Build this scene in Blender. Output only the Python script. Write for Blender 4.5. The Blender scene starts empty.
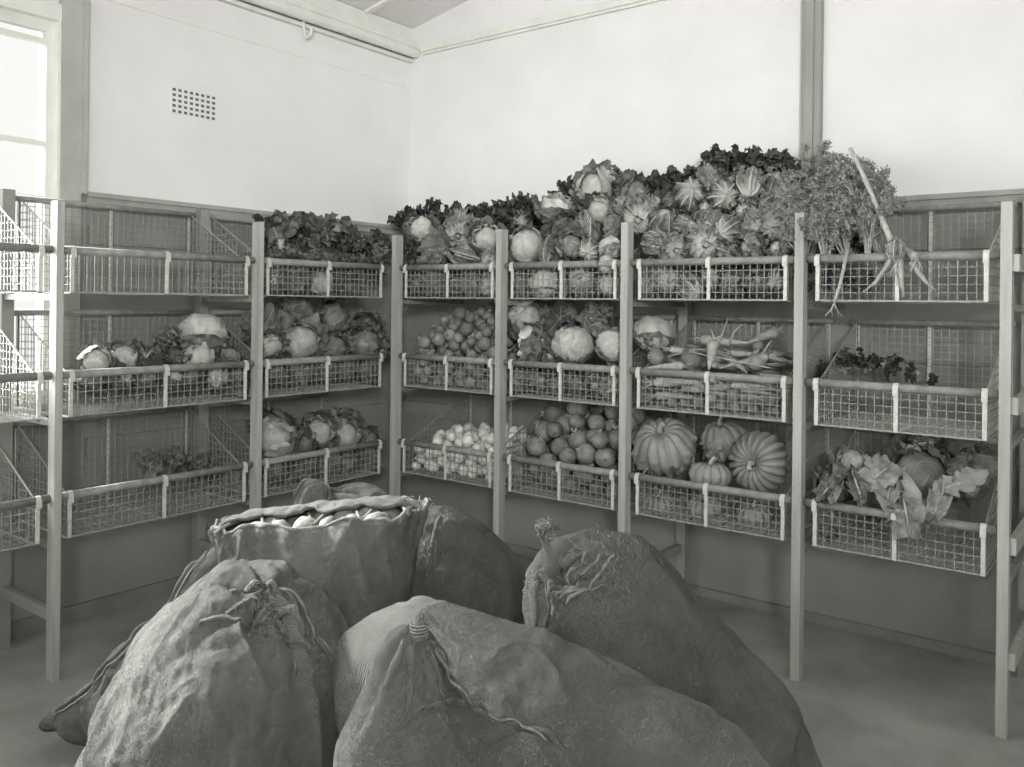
import bpy, math, random
import numpy as np
from mathutils import Vector, Matrix, Euler, noise as mnoise

random.seed(7)
PI = math.pi
SC = bpy.context.scene
COL = SC.collection

# ------------------------------------------------------------------ camera model (eye at the origin, 1.5 m up)
FOC = 855.0
ANG = math.atan(652 / 855.0)
ROLL = 0.01127
HOR = 303.0
EYE = 1.5
FW = np.array([-math.sin(ANG), math.cos(ANG)])
RT = np.array([math.cos(ANG), math.sin(ANG)])


def ray(px, py):
    u, v = px - 512, py - HOR
    c, s = math.cos(ROLL), math.sin(ROLL)
    uu, vv = u * c + v * s, -u * s + v * c
    d = FW * 1.0 + RT * (uu / FOC)
    return d[0], d[1], -vv / FOC


def atY(px, py, Y):
    a, b, c = ray(px, py)
    t = Y / b
    return Vector((a * t, Y, EYE + c * t))


def atX(px, py, X):
    a, b, c = ray(px, py)
    t = X / a
    return Vector((X, b * t, EYE + c * t))


def atD(px, py, d):
    a, b, c = ray(px, py)
    return Vector((a * d, b * d, EYE + c * d))


# ------------------------------------------------------------------ mesh helpers
class MB:
    def __init__(self):
        self.v, self.f, self.uv, self.n = [], [], [], 0

    def add(self, verts, faces, uv=None):
        verts = np.asarray(verts, float).reshape(-1, 3)
        if len(faces) == 0:
            return self
        faces = np.asarray(faces, int)
        self.v.append(verts)
        self.f.append(faces + self.n)
        self.uv.append(np.zeros((len(verts), 2)) if uv is None else np.asarray(uv, float))
        self.n += len(verts)
        return self

    def box(self, lo, hi, M=None):
        (x0, y0, z0), (x1, y1, z1) = lo, hi
        v = np.array([(x0, y0, z0), (x1, y0, z0), (x1, y1, z0), (x0, y1, z0),
                      (x0, y0, z1), (x1, y0, z1), (x1, y1, z1), (x0, y1, z1)], float)
        if M is not None:
            v = xf(v, M)
        f = [(0, 3, 2, 1), (4, 5, 6, 7), (0, 1, 5, 4), (1, 2, 6, 5), (2, 3, 7, 6), (3, 0, 4, 7)]
        return self.add(v, f)

    def bar(self, p, q, w, h, up=(0, 0, 1)):
        """a square-section bar between two points"""
        p, q = np.array(p, float), np.array(q, float)
        d = q - p
        L = np.linalg.norm(d)
        d = d / L
        upv = np.array(up, float)
        if abs(np.dot(d, upv)) > .95:
            upv = np.array((1., 0, 0))
        s = np.cross(d, upv)
        s /= np.linalg.norm(s)
        t = np.cross(s, d)
        v = []
        for e in (p, q):
            for a, b in ((-1, -1), (1, -1), (1, 1), (-1, 1)):
                v.append(e + s * a * w / 2 + t * b * h / 2)
        f = [(0, 1, 2, 3), (7, 6, 5, 4), (0, 4, 5, 1), (1, 5, 6, 2), (2, 6, 7, 3), (3, 7, 4, 0)]
        return self.add(v, f)

    def tube(self, pts, rad, seg=8, cap=True, uv=False):
        pts = np.asarray(pts, float)
        n = len(pts)
        r = np.full(n, rad, float) if np.isscalar(rad) else np.asarray(rad, float)
        tan = np.gradient(pts, axis=0)
        tan /= np.linalg.norm(tan, axis=1)[:, None] + 1e-12
        ref = np.array((0, 0, 1.)) if abs(tan[0][2]) < .9 else np.array((1., 0, 0))
        vs = []
        nrm = np.cross(tan[0], ref)
        nrm /= np.linalg.norm(nrm)
        ang = np.linspace(0, 2 * PI, seg, endpoint=False)
        for i in range(n):
            nrm = nrm - tan[i] * np.dot(nrm, tan[i])
            nrm /= np.linalg.norm(nrm) + 1e-12
            b = np.cross(tan[i], nrm)
            vs.append(pts[i] + r[i] * (np.cos(ang)[:, None] * nrm + np.sin(ang)[:, None] * b))
        v = np.concatenate(vs)
        f = []
        for i in range(n - 1):
            for j in range(seg):
                k = (j + 1) % seg
                f.append((i * seg + j, i * seg + k, (i + 1) * seg + k, (i + 1) * seg + j))
        if cap:
            v = np.concatenate([v, pts[:1], pts[-1:]])
            a, b = n * seg, n * seg + 1
            for j in range(seg):
                k = (j + 1) % seg
                f.append((a, k, j, j))
                f.append((b, (n - 1) * seg + j, (n - 1) * seg + k, (n - 1) * seg + k))
        t = np.repeat(np.linspace(0, 1, n), seg)
        uvs = np.zeros((len(v), 2))
        if uv:
            ln = np.concatenate([[0], np.cumsum(np.linalg.norm(np.diff(pts, axis=0), axis=1))])
            t = np.repeat(ln, seg)
            uvs[:len(t), 0] = np.tile(np.arange(seg), n) / seg * .05
        uvs[:len(t), 1] = t
        return self.add(v, f, uvs)

    def grid(self, P, uv=None, wrap=False):
        """P is (rows, cols, 3)"""
        R, C = P.shape[:2]
        i, j = np.meshgrid(np.arange(R - 1), np.arange(C if wrap else C - 1), indexing='ij')
        k = (j + 1) % C
        f = np.stack([i * C + j, i * C + k, (i + 1) * C + k, (i + 1) * C + j], -1).reshape(-1, 4)
        return self.add(P.reshape(-1, 3), f, None if uv is None else uv.reshape(-1, 2))

    def data(self, name, mat, smooth=True, uv=True):
        v = np.concatenate(self.v)
        me = bpy.data.meshes.new(name)
        faces = []
        for f in self.f:
            faces += f.tolist()
        clean = []
        for f in faces:
            g = []
            for a in f:
                if a not in g:
                    g.append(a)
            clean.append(g)
        me.from_pydata(v.tolist(), [], clean)
        if uv:
            u = np.concatenate(self.uv)
            lay = me.uv_layers.new(name='leaf')
            idx = np.empty(len(me.loops), np.int32)
            me.loops.foreach_get('vertex_index', idx)
            lay.data.foreach_set('uv', u[idx].astype(np.float32).ravel())
        if smooth:
            me.polygons.foreach_set('use_smooth', np.ones(len(me.polygons), bool))
        me.materials.append(mat)
        me.update()
        return me

    def build(self, name, mat, parent=None, smooth=False, uv=False, loc=None):
        me = self.data(name, mat, smooth, uv)
        return link(name, me, parent, loc)


def xf(v, M):
    M = np.array(M)
    return np.asarray(v) @ M[:3, :3].T + M[:3, 3]


def link(name, me, parent=None, loc=None):
    o = bpy.data.objects.new(name, me)
    COL.objects.link(o)
    if parent is not None:
        o.parent = parent
    if loc is not None:
        o.location = loc
    return o


def empty(name, loc=(0, 0, 0), rot=(0, 0, 0)):
    o = bpy.data.objects.new(name, None)
    o.empty_display_size = .05
    COL.objects.link(o)
    o.location = loc
    o.rotation_euler = rot
    return o


def tag(o, label=None, cat=None, group=None, kind=None):
    if label:
        o['label'] = label
    if cat:
        o['category'] = cat
    if group:
        o['group'] = group
    if kind:
        o['kind'] = kind
    return o


KIDS = {}


def kids(o):
    return [c for c in KIDS.get(o.name, [])]


def reg(root):
    """remember the children of a finished thing"""
    for o in COL.objects:
        if o.parent is root:
            KIDS.setdefault(root.name, []).append(o)
    return root


def copy_tree(o):
    c = o.copy()
    COL.objects.link(c)
    for ch in kids(o):
        d = ch.copy()
        COL.objects.link(d)
        d.parent = c
    KIDS[c.name] = []
    return c


def struct(o):
    o['kind'] = 'structure'
    return o


# ------------------------------------------------------------------ numpy noise
def _h(i, j, k, s):
    n = (i * 374761393 + j * 668265263 + k * 1274126177 + s * 982451653) & 0xffffffff
    n = ((n ^ (n >> 13)) * 1274126177) & 0xffffffff
    return ((n ^ (n >> 16)) & 0xffff) / 65535.0 * 2 - 1


def vnoise(P, s=0):
    P = np.asarray(P, float)
    I = np.floor(P).astype(np.int64)
    f = P - I
    f = f * f * f * (f * (f * 6 - 15) + 10)
    r = 0
    for a in (0, 1):
        for b in (0, 1):
            for c in (0, 1):
                w = (f[..., 0] if a else 1 - f[..., 0]) * (f[..., 1] if b else 1 - f[..., 1]) * (f[..., 2] if c else 1 - f[..., 2])
                r = r + w * _h(I[..., 0] + a, I[..., 1] + b, I[..., 2] + c, s)
    return r


def fbm(P, oct=3, s=0):
    r, a = 0, 1.
    P = np.asarray(P, float)
    for k in range(oct):
        r = r + a * vnoise(P, s + k)
        P = P * 2.03 + 7.1
        a *= .5
    return r


# ------------------------------------------------------------------ materials
TINT = (0.995, 1.01, 0.93)


def g(v):
    return (v * TINT[0], v * TINT[1], v * TINT[2], 1)


class N:
    def __init__(self, name):
        self.m = bpy.data.materials.new(name)
        self.m.use_nodes = True
        self.t = self.m.node_tree
        self.b = self.t.nodes['Principled BSDF']
        self.o = self.t.nodes['Material Output']

    def n(self, typ, **kw):
        x = self.t.nodes.new(typ)
        for k, v in kw.items():
            if k.startswith('_'):
                setattr(x, k[1:], v)
            else:
                x.inputs[k.replace('__', ' ')].default_value = v
        return x

    def l(self, a, b):
        self.t.links.new(a, b)


def mat(name, lo, hi, scale=8, rough=.8, bump=.3, bscale=40, coord='Object', detail=5, spec=.3, stretch=None,
        bdist=.004, rnd=0.0, tint=None):
    """two grey tones mixed by noise, with noise bump"""
    k = N(name)
    tc = k.n('ShaderNodeTexCoord')
    src = tc.outputs[coord]
    if stretch:
        mp = k.n('ShaderNodeMapping', Scale=stretch)
        k.l(src, mp.inputs[0])
        src = mp.outputs[0]
    nz = k.n('ShaderNodeTexNoise', Scale=scale, Detail=detail, Roughness=.6)
    k.l(src, nz.inputs['Vector'])
    cr = k.n('ShaderNodeValToRGB')
    cr.color_ramp.elements[0].position = .35
    cr.color_ramp.elements[1].position = .65
    tt = tint or TINT
    cr.color_ramp.elements[0].color = (lo * tt[0], lo * tt[1], lo * tt[2], 1)
    cr.color_ramp.elements[1].color = (hi * tt[0], hi * tt[1], hi * tt[2], 1)
    k.l(nz.outputs['Fac'], cr.inputs[0])
    out = cr.outputs[0]
    if rnd:
        oi = k.n('ShaderNodeObjectInfo')
        mr = k.n('ShaderNodeMapRange')
        mr.inputs['To Min'].default_value = 1 - rnd
        mr.inputs['To Max'].default_value = 1 + rnd
        k.l(oi.outputs['Random'], mr.inputs['Value'])
        mx = k.n('ShaderNodeVectorMath', _operation='SCALE')
        k.l(out, mx.inputs[0])
        k.l(mr.outputs[0], mx.inputs['Scale'])
        out = mx.outputs[0]
    k.l(out, k.b.inputs['Base Color'])
    k.b.inputs['Roughness'].default_value = rough
    k.b.inputs['Specular IOR Level'].default_value = spec
    if bump:
        n2 = k.n('ShaderNodeTexNoise', Scale=bscale, Detail=4)
        k.l(src, n2.inputs['Vector'])
        bp = k.n('ShaderNodeBump', Strength=bump, Distance=bdist)
        k.l(n2.outputs['Fac'], bp.inputs['Height'])
        k.l(bp.outputs[0], k.b.inputs['Normal'])
    return k.m


def leafmat(name, blade, rib, lo=.7, veins=7, rough=.6, ribw=.07, base=0.0, basec=None, rnd=.15, veinf=1.0):
    """leaf blade with pale midrib and side veins laid out by the leaf's own uv (u across -1..1, v along 0..1)"""
    k = N(name)
    uv = k.n('ShaderNodeUVMap', _uv_map='leaf')
    sp = k.n('ShaderNodeSeparateXYZ')
    k.l(uv.outputs[0], sp.inputs[0])
    ab = k.n('ShaderNodeMath', _operation='ABSOLUTE')
    k.l(sp.outputs[0], ab.inputs[0])

    def m(op, a, b=None, c=None):
        x = k.n('ShaderNodeMath', _operation=op)
        for i, q in enumerate((a, b, c)):
            if q is None:
                continue
            if hasattr(q, 'is_linked') or hasattr(q, 'links'):
                k.l(q, x.inputs[i])
            else:
                x.inputs[i].default_value = q
        return x.outputs[0]
    au = ab.outputs[0]
    # midrib
    w = m('MULTIPLY_ADD', sp.outputs[1], -ribw * .8, ribw)
    rb = m('SUBTRACT', 1.0, m('DIVIDE', au, w))
    rb = m('MAXIMUM', rb, 0.0)
    # side veins
    ph = m('SUBTRACT', m('MULTIPLY', sp.outputs[1], float(veins)), m('MULTIPLY', au, veins * .33))
    fr = m('ABSOLUTE', m('SUBTRACT', m('FRACT', ph), .5))
    vn = m('MAXIMUM', m('SUBTRACT', 1.0, m('MULTIPLY', fr, 12.0)), 0.0)
    vn = m('MULTIPLY', vn, .55)
    fac = m('MULTIPLY', m('MINIMUM', m('ADD', m('MULTIPLY', rb, 2.0), vn), 1.0), veinf)
    tc = k.n('ShaderNodeTexCoord')
    nz = k.n('ShaderNodeTexNoise', Scale=22, Detail=4)
    k.l(tc.outputs['Object'], nz.inputs['Vector'])
    cr = k.n('ShaderNodeValToRGB')
    cr.color_ramp.elements[0].position = .35
    cr.color_ramp.elements[1].position = .68
    cr.color_ramp.elements[0].color = g(blade * lo)
    cr.color_ramp.elements[1].color = g(blade)
    k.l(nz.outputs['Fac'], cr.inputs[0])
    mx = k.n('ShaderNodeMix', _data_type='RGBA')
    k.l(fac, mx.inputs[0])
    k.l(cr.outputs[0], mx.inputs[6])
    mx.inputs[7].default_value = g(rib)
    out = mx.outputs[2]
    if base:
        bf = k.n('ShaderNodeMapRange')
        bf.inputs['From Min'].default_value = 0
        bf.inputs['From Max'].default_value = base
        bf.inputs['To Min'].default_value = 1
        bf.inputs['To Max'].default_value = 0
        k.l(sp.outputs[1], bf.inputs['Value'])
        m2 = k.n('ShaderNodeMix', _data_type='RGBA')
        k.l(bf.outputs[0], m2.inputs[0])
        k.l(out, m2.inputs[6])
        m2.inputs[7].default_value = g(basec if basec else rib)
        out = m2.outputs[2]
    oi = k.n('ShaderNodeObjectInfo')
    mr = k.n('ShaderNodeMapRange')
    mr.inputs['To Min'].default_value = 1 - rnd
    mr.inputs['To Max'].default_value = 1 + rnd
    k.l(oi.outputs['Random'], mr.inputs['Value'])
    sc = k.n('ShaderNodeVectorMath', _operation='SCALE')
    k.l(out, sc.inputs[0])
    k.l(mr.outputs[0], sc.inputs['Scale'])
    k.l(sc.outputs[0], k.b.inputs['Base Color'])
    k.b.inputs['Roughness'].default_value = rough
    k.b.inputs['Specular IOR Level'].default_value = .35
    n2 = k.n('ShaderNodeTexNoise', Scale=60, Detail=3)
    k.l(tc.outputs['Object'], n2.inputs['Vector'])
    ad = m('ADD', m('MULTIPLY', fac, .8), n2.outputs['Fac'])
    bp = k.n('ShaderNodeBump', Strength=.6, Distance=.004)
    k.l(ad, bp.inputs['Height'])
    k.l(bp.outputs[0], k.b.inputs['Normal'])
    return k.m


def burlap(name, lo, hi, scale=5):
    k = N(name)
    tc = k.n('ShaderNodeTexCoord')
    nz = k.n('ShaderNodeTexNoise', Scale=scale, Detail=7, Roughness=.65)
    k.l(tc.outputs['Object'], nz.inputs['Vector'])
    cr = k.n('ShaderNodeValToRGB')
    cr.color_ramp.elements[0].position = .33
    cr.color_ramp.elements[1].position = .66
    cr.color_ramp.elements[0].color = g(lo)
    cr.color_ramp.elements[1].color = g(hi)
    k.l(nz.outputs['Fac'], cr.inputs[0])
    st = k.n('ShaderNodeTexNoise', Scale=9, Detail=3)
    k.l(tc.outputs['Object'], st.inputs['Vector'])
    sr = k.n('ShaderNodeMapRange')
    sr.inputs['From Min'].default_value = .62
    sr.inputs['From Max'].default_value = .72
    sr.inputs['To Min'].default_value = 1
    sr.inputs['To Max'].default_value = .72
    k.l(st.outputs['Fac'], sr.inputs['Value'])
    # coarse weave: two crossing sets of threads
    hs = []
    for i, d in enumerate(('X', 'Y')):
        mp = k.n('ShaderNodeMapping', Rotation=(0, 0, .5))
        k.l(tc.outputs['UV'], mp.inputs[0])
        wv = k.n('ShaderNodeTexWave', Scale=100 if i == 0 else 90, Distortion=1.6, Detail=2)
        wv.inputs['Detail Scale'].default_value = 4
        wv.bands_direction = d
        k.l(mp.outputs[0], wv.inputs['Vector'])
        hs.append(wv.outputs['Fac'])
    ad = k.n('ShaderNodeMath', _operation='MULTIPLY_ADD')
    k.l(hs[1], ad.inputs[0])
    ad.inputs[1].default_value = .45
    k.l(hs[0], ad.inputs[2])
    n3 = k.n('ShaderNodeTexNoise', Scale=110, Detail=4, Roughness=.7)
    k.l(tc.outputs['Object'], n3.inputs['Vector'])
    a2 = k.n('ShaderNodeMath', _operation='MULTIPLY_ADD')
    k.l(n3.outputs['Fac'], a2.inputs[0])
    a2.inputs[1].default_value = 1.1
    k.l(ad.outputs[0], a2.inputs[2])
    # threads are a little darker in the gaps of the weave
    mr = k.n('ShaderNodeMapRange')
    mr.inputs['From Max'].default_value = 2.2
    mr.inputs['To Min'].default_value = .48
    mr.inputs['To Max'].default_value = 1.42
    k.l(a2.outputs[0], mr.inputs['Value'])
    sc = k.n('ShaderNodeVectorMath', _operation='SCALE')
    ms = k.n('ShaderNodeMath', _operation='MULTIPLY')
    k.l(mr.outputs[0], ms.inputs[0])
    k.l(sr.outputs[0], ms.inputs[1])
    k.l(cr.outputs[0], sc.inputs[0])
    k.l(ms.outputs[0], sc.inputs['Scale'])
    k.l(sc.outputs[0], k.b.inputs['Base Color'])
    k.b.inputs['Roughness'].default_value = .95
    k.b.inputs['Specular IOR Level'].default_value = .1
    k.b.inputs['Sheen Weight'].default_value = .10
    k.b.inputs['Sheen Roughness'].default_value = .5
    bp = k.n('ShaderNodeBump', Strength=1.0, Distance=.004)
    k.l(a2.outputs[0], bp.inputs['Height'])
    b2 = k.n('ShaderNodeBump', Strength=.5, Distance=.03)
    n4 = k.n('ShaderNodeTexNoise', Scale=18, Detail=6, Roughness=.65)
    k.l(tc.outputs['Object'], n4.inputs['Vector'])
    k.l(n4.outputs['Fac'], b2.inputs['Height'])
    k.l(bp.outputs[0], b2.inputs['Normal'])
    k.l(b2.outputs[0], k.b.inputs['Normal'])
    return k.m

# ================================================================== materials of the place
M = {}
M['wall'] = mat('limewashed wall', .70, .75, scale=2.2, rough=.9, bump=.12, bscale=30, spec=.1, tint=(1, .99, .975))
M['dado'] = mat('dark painted dado', .22, .27, scale=2.6, rough=.75, bump=.15, bscale=18, spec=.2)
M['floor'] = mat('worn concrete floor', .19, .33, scale=1.7, rough=.8, bump=.25, bscale=9, detail=9, spec=.25)
M['ceil'] = mat('painted ceiling boards', .70, .78, scale=3, rough=.8, bump=.1, tint=(1, .99, .97))
M['trimw'] = mat('white painted trim', .66, .74, scale=6, rough=.5, bump=.05)
M['trimg'] = mat('grey painted timber trim', .28, .38, scale=6, rough=.6, bump=.1, stretch=(1, 1, .15))
M['strip'] = mat('grey cover strip', .23, .31, scale=6, rough=.6, bump=.1, stretch=(1, 1, .15))
M['pilaster'] = mat('grey painted pilaster', .36, .43, scale=4, rough=.8, bump=.1)
M['post'] = mat('planed pale timber', .27, .38, scale=26, rough=.7, bump=.25, bscale=90, stretch=(1, 1, .06))
M['rail'] = mat('round timber rail', .17, .25, scale=30, rough=.6, bump=.15, bscale=70)
M['wire'] = mat('galvanised wire', .21, .30, scale=60, rough=.4, bump=0)
M['strap'] = mat('pale metal strap', .42, .56, scale=40, rough=.5, bump=.05)
M['hole'] = mat('painted hole shade', .10, .14, bump=0)
M['skirt'] = mat('skirting paint', .17, .22, scale=5, bump=.1)
k = N('window glass')
_tr = k.n('ShaderNodeBsdfTransparent')
_gl = k.n('ShaderNodeBsdfGlossy', Roughness=.02)
_mx = k.n('ShaderNodeMixShader', Fac=.06)
k.l(_tr.outputs[0], _mx.inputs[1])
k.l(_gl.outputs[0], _mx.inputs[2])
k.l(_mx.outputs[0], k.o.inputs['Surface'])
M['glass'] = k.m

XL, YB = -4.03, 4.13          # left wall plane, back wall plane
XR, YF = 2.6, -3.2            # walls behind and beside the camera
ZL = 3.32                     # height of the left wall
SL = .19                      # slope of the ceiling
DADO = 1.985


def ceil_z(x):
    return ZL + (x - XL) * SL if x < -.7 else ZL + (-.7 - XL) * SL - (x + .7) * SL


# floor
m = MB().box((XL - .2, YF - .2, -.1), (XR + .2, YB + .2, 0))
struct(m.build('floor', M['floor']))

# back wall (right-hand wall of the photo), gable top: upper wall and lower dado in one wall object
RID = -.7


def gable(y0, y1):
    m = MB()
    p = [(XL, 0), (XR, 0), (XR, ceil_z(XR)), (RID, ceil_z(RID)), (XL, ZL)]
    v = [(a, y0, b) for a, b in p] + [(a, y1, b) for a, b in p]
    n = 5
    f = [tuple(range(n)), tuple(range(2 * n - 1, n - 1, -1))] + [(i, i + n, (i + 1) % n + n, (i + 1) % n) for i in range(n)]
    m.v.append(np.array(v, float)); m.uv.append(np.zeros((10, 2)))
    me = bpy.data.meshes.new('wall')
    me.from_pydata(v, [], f)
    me.materials.append(M['wall'])
    return me


wb = struct(link('wall_back', gable(YB, YB + .15)))
# wall behind the camera, with a wide window
W4 = (-3.3, -.9, 1.3, 2.9)
v = []
m = MB()
def slab(xa, xb, z0, z1=None):
    za, zb = (z1, z1) if z1 is not None else (ceil_z(xa), ceil_z(xb))
    y0, y1 = YF - .15, YF
    p = [(xa, y0, z0), (xb, y0, z0), (xb, y1, z0), (xa, y1, z0), (xa, y0, za), (xb, y0, zb), (xb, y1, zb), (xa, y1, za)]
    m.add(p, [(0, 3, 2, 1), (4, 5, 6, 7), (0, 1, 5, 4), (1, 2, 6, 5), (2, 3, 7, 6), (3, 0, 4, 7)])
slab(XL, W4[0], 0); slab(W4[0], W4[1], 0, W4[2]); slab(W4[0], W4[1], W4[3]); slab(W4[1], RID, 0); slab(RID, XR, 0)
struct(m.build('wall_front', M['wall']))
# dado: lower boards, 12 mm proud
d = MB()
d.box((XL + .012, YB - .012, 0), (XR, YB - .0005, DADO))
struct(d.build('trim_1', M['dado']))
# left wall with window openings
# openings (y0,y1,z0,z1)
W1 = (0.02, 1.832, 1.02, 2.76)
W2 = (-2.5, -0.6, 1.02, 2.75)


def wall_with_holes(name, holes, x0, x1, y0, y1, z1):
    m = MB()
    ys = [y0]
    for h in sorted(holes):
        m.box((x0, ys[-1], 0), (x1, h[0], z1))
        m.box((x0, h[0], 0), (x1, h[1], h[2]))
        m.box((x0, h[0], h[3]), (x1, h[1], z1))
        ys.append(h[1])
    m.box((x0, ys[-1], 0), (x1, y1, z1))
    return m.build(name, M['wall'])


struct(wall_with_holes('wall_left', [W1, W2], XL - .18, XL, YF, YB + .15, ZL))
m = MB()
ysegs = [(YF, W2[0] - .1), (W2[1] + .1, W1[0] - .1), (W1[1] + .1, YB - .012)]
for a, b in ysegs:
    m.box((XL + .0005, a, 0), (XL + .012, b, DADO))
for w in (W1, W2):
    m.box((XL + .0005, w[0] - .1, 0), (XL + .012, w[1] + .1, w[2] - .06))
struct(m.build('trim_2', M['dado']))
struct(MB().box((XR, YF, 0), (XR + .15, YB + .15, ceil_z(XR))).build('wall_right', M['wall']))

# ceiling: two sloping boarded planes
m = MB()
for xa, xb in ((XL - .2, RID), (RID, XR + .2)):
    za, zb = (ZL - .2 * SL, ceil_z(RID)) if xa < RID - 1 else (ceil_z(RID), ceil_z(XR) - .2 * SL)
    v = [(xa, YF - .2, za), (xb, YF - .2, zb), (xb, YB + .2, zb), (xa, YB + .2, za)]
    v += [(a, b, c + .06) for a, b, c in v]
    m.add(v, [(0, 1, 2, 3), (7, 6, 5, 4), (0, 4, 5, 1), (1, 5, 6, 2), (2, 6, 7, 3), (3, 7, 4, 0)])
struct(m.build('ceiling', M['ceil']))
# cover battens between the ceiling boards
m = MB()
y = YB - .42
while y > 0:
    m.bar((XL, y, ZL - .008), (RID, y, ceil_z(RID) - .008), .045, .02)
    y -= .42
struct(m.build('trim_3', M['ceil']))

# cornice pipes
def pix_tube(name, a, b, r, material, thing=False):
    return MB().tube([a, b], r, 10).build(name, material, smooth=True)


zc = 3.165
m = MB()
m.box((XL + .12, YB - .035, zc - .02), (XR, YB, zc + .025))
m.box((XL + .12, YB - .02, zc - .035), (XR, YB, zc - .02))
struct(m.build('trim_4', M['trimw']))
m = MB()
m.box((XL, YF, zc + .01), (XL + .07, YB, zc + .06))
m.box((XL, YF, zc - .07), (XL + .035, YB, zc - .05))
m.tube([(XL + .06, YF, zc - .01), (XL + .06, YB, zc - .01)], .035, 12)
struct(m.build('trim_5', M['trimw'], smooth=False))
# board against the top of the left wall
m = MB().box((XL, YF, ZL - .10), (XL + .03, YB, ZL))
struct(m.build('trim_6', M['trimw']))
# joint line on the left wall
m = MB().box((XL, 1.97, 2.925), (XL + .004, YB, 2.932))
struct(m.build('trim_7', M['trimw']))

# dado capping
m = MB()
m.box((XL + .03, YB - .045, DADO - .01), (XR, YB, DADO + .012))
m.box((XL + .03, YB - .03, DADO - .045), (XR, YB, DADO - .01))
struct(m.build('trim_8', M['trimg']))
m = MB()
m.box((XL, 1.965, DADO - .01), (XL + .045, YB, DADO + .012))
m.box((XL, 1.965, DADO - .045), (XL + .03, YB, DADO - .01))
struct(m.build('trim_9', M['trimg']))
# lower boards of the dado (horizontal rails on the wall behind the racks)
for i, z in enumerate((1.80, 1.30, .80)):
    m = MB()
    m.box((XL + .03, YB - .035, z - .045), (XR, YB - .012, z + .045))
    m.box((XL + .012, 1.98, z - .045), (XL + .033, YB - .035, z + .045))
    struct(m.build('trim_%d' % (10 + i), M['dado']))

# skirting
m = MB().box((XL + .02, YB - .03, 0), (XR, YB - .012, .045))
struct(m.build('baseboard_back', M['skirt']))
m = MB().box((XL + .012, YF, 0), (XL + .03, YB - .03, .075))
struct(m.build('baseboard_left', M['skirt']))

# tall cover strip on the back wall
xa, xb = atY(804.5, 60, YB).x, atY(823.5, 60, YB).x
m = MB()
m.box((xa, YB - .045, DADO), (xb, YB, ceil_z(xb) - .01))
m.box((xa + .02, YB - .06, DADO), (xb - .03, YB - .045, ceil_z(xb) - .01))
struct(m.build('trim_13', M['strip']))
# pilaster between the window and the wall panel
ya, yb = atX(57.5, 100, XL).y, atX(83, 100, XL).y
m = MB()
m.box((XL, ya + .002, 1.0), (XL + .035, yb - .02, ZL - .1))
m.box((XL, yb - .02, DADO), (XL + .05, yb, ZL - .1))
struct(m.build('trim_14', M['pilaster']))


# windows
def window(name, w, bars):
    y0, y1, z0, z1 = w
    root = empty(name, (XL, (y0 + y1) / 2, z0))
    o = root.location
    m = MB()
    def B(a, b):
        m.box(tuple(np.array(a) - np.array(o)), tuple(np.array(b) - np.array(o)))
    B((XL - .05, y0, z0), (XL - .012, y0 + .036, z1)); B((XL - .05, y1 - .036, z0), (XL - .012, y1, z1))
    B((XL - .05, y0 + .036, z0), (XL - .012, y1 - .036, z0 + .06)); B((XL - .05, y0 + .036, z1 - .05), (XL - .012, y1 - .036, z1))
    for zb in bars:
        B((XL - .045, y0 + .036, zb - .012), (XL - .018, y1 - .036, zb + .012))
    ym = (y0 + y1) / 2
    B((XL - .045, ym - .02, z0 + .06), (XL - .018, ym + .02, z1 - .05))
    m.build('window_frame', M['trimw'], root)
    m = MB()
    B((XL, y0 - .07, z1), (XL + .03, y1 + .016, z1 + .075))
    B((XL, y0 - .07, z0 - .02), (XL + .025, y0, z1)); B((XL, y1, z0 - .02), (XL + .025, y1 + .016, z1))
    m.build('architrave', M['trimw'], root)
    m = MB()
    B((XL - .012, y0 - .08, z0 - .05), (XL + .06, y1 + .08, z0 - .005))
    m.build('window_sill', M['trimw'], root)
    m = MB()
    B((XL - .034, y0 + .04, z0 + .05), (XL - .030, y1 - .04, z1 - .04))
    m.build('pane', M['glass'], root)
    struct(root)
    return root


window('window_1', W1, (2.665, 2.2, 1.95))
window('window_2', W2, (2.665, 2.2, 1.95))
root = empty('window_3', (0, YF, W4[2]))
m = MB()
for a, b in ((W4[0], W4[0] + .05), (W4[1] - .05, W4[1]), ((W4[0] + W4[1]) / 2 - .03, (W4[0] + W4[1]) / 2 + .03)):
    m.box((a, -.10, 0), (b, -.05, W4[3] - W4[2]))
for z in (0, .5, W4[3] - W4[2] - .05):
    m.box((W4[0] + .05, -.095, z), (W4[1] - .05, -.055, z + .05))
m.build('window_frame', M['trimw'], root)
MB().box((W4[0] + .04, -.077, .04), (W4[1] - .04, -.073, W4[3] - W4[2] - .04)).build('pane', M['glass'], root)
struct(root)

# air brick on the left wall
p0, p1 = atX(171, 86, XL), atX(216, 96, XL)
p2 = atX(171, 113, XL)
root = empty('air_vent', (XL, (p0.y + p1.y) / 2, (p0.z + p2.z) / 2))
hw, hh = (p1.y - p0.y) / 2, (p0.z - p2.z) / 2
m = MB().box((0, -hw, -hh), (.0025, hw, hh))
m.build('grille_plate', M['wall'], root)
m = MB()
for i in range(8):
    for j in range(5):
        y = -hw + (i + .5) * 2 * hw / 8
        z = -hh + (j + .5) * 2 * hh / 5
        m.box((.002, y - hw / 8 * .55, z - hh / 5 * .5), (.004, y + hw / 8 * .55, z + hh / 5 * .5))
m.build('vent_hole_shade', M['hole'], root)  # dark raised pads; the shade of the openings is in their colour
tag(root, 'square perforated air vent set high in the white left wall', 'vent')

# hook and bracket under the cornice
p = atX(300, 36, XL)
m = MB()
m.tube([(0, 0, .14), (0.03, 0, .09), (.035, 0, .03), (.06, 0.0, -.02), (.10, 0, -.01), (.10, 0, .03)], .010, 8)
root = tag(m.build('wall_hook', M['trimw'], smooth=True), 'small white curved hook on the left wall below the cornice', 'hook')
root.location = p

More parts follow.
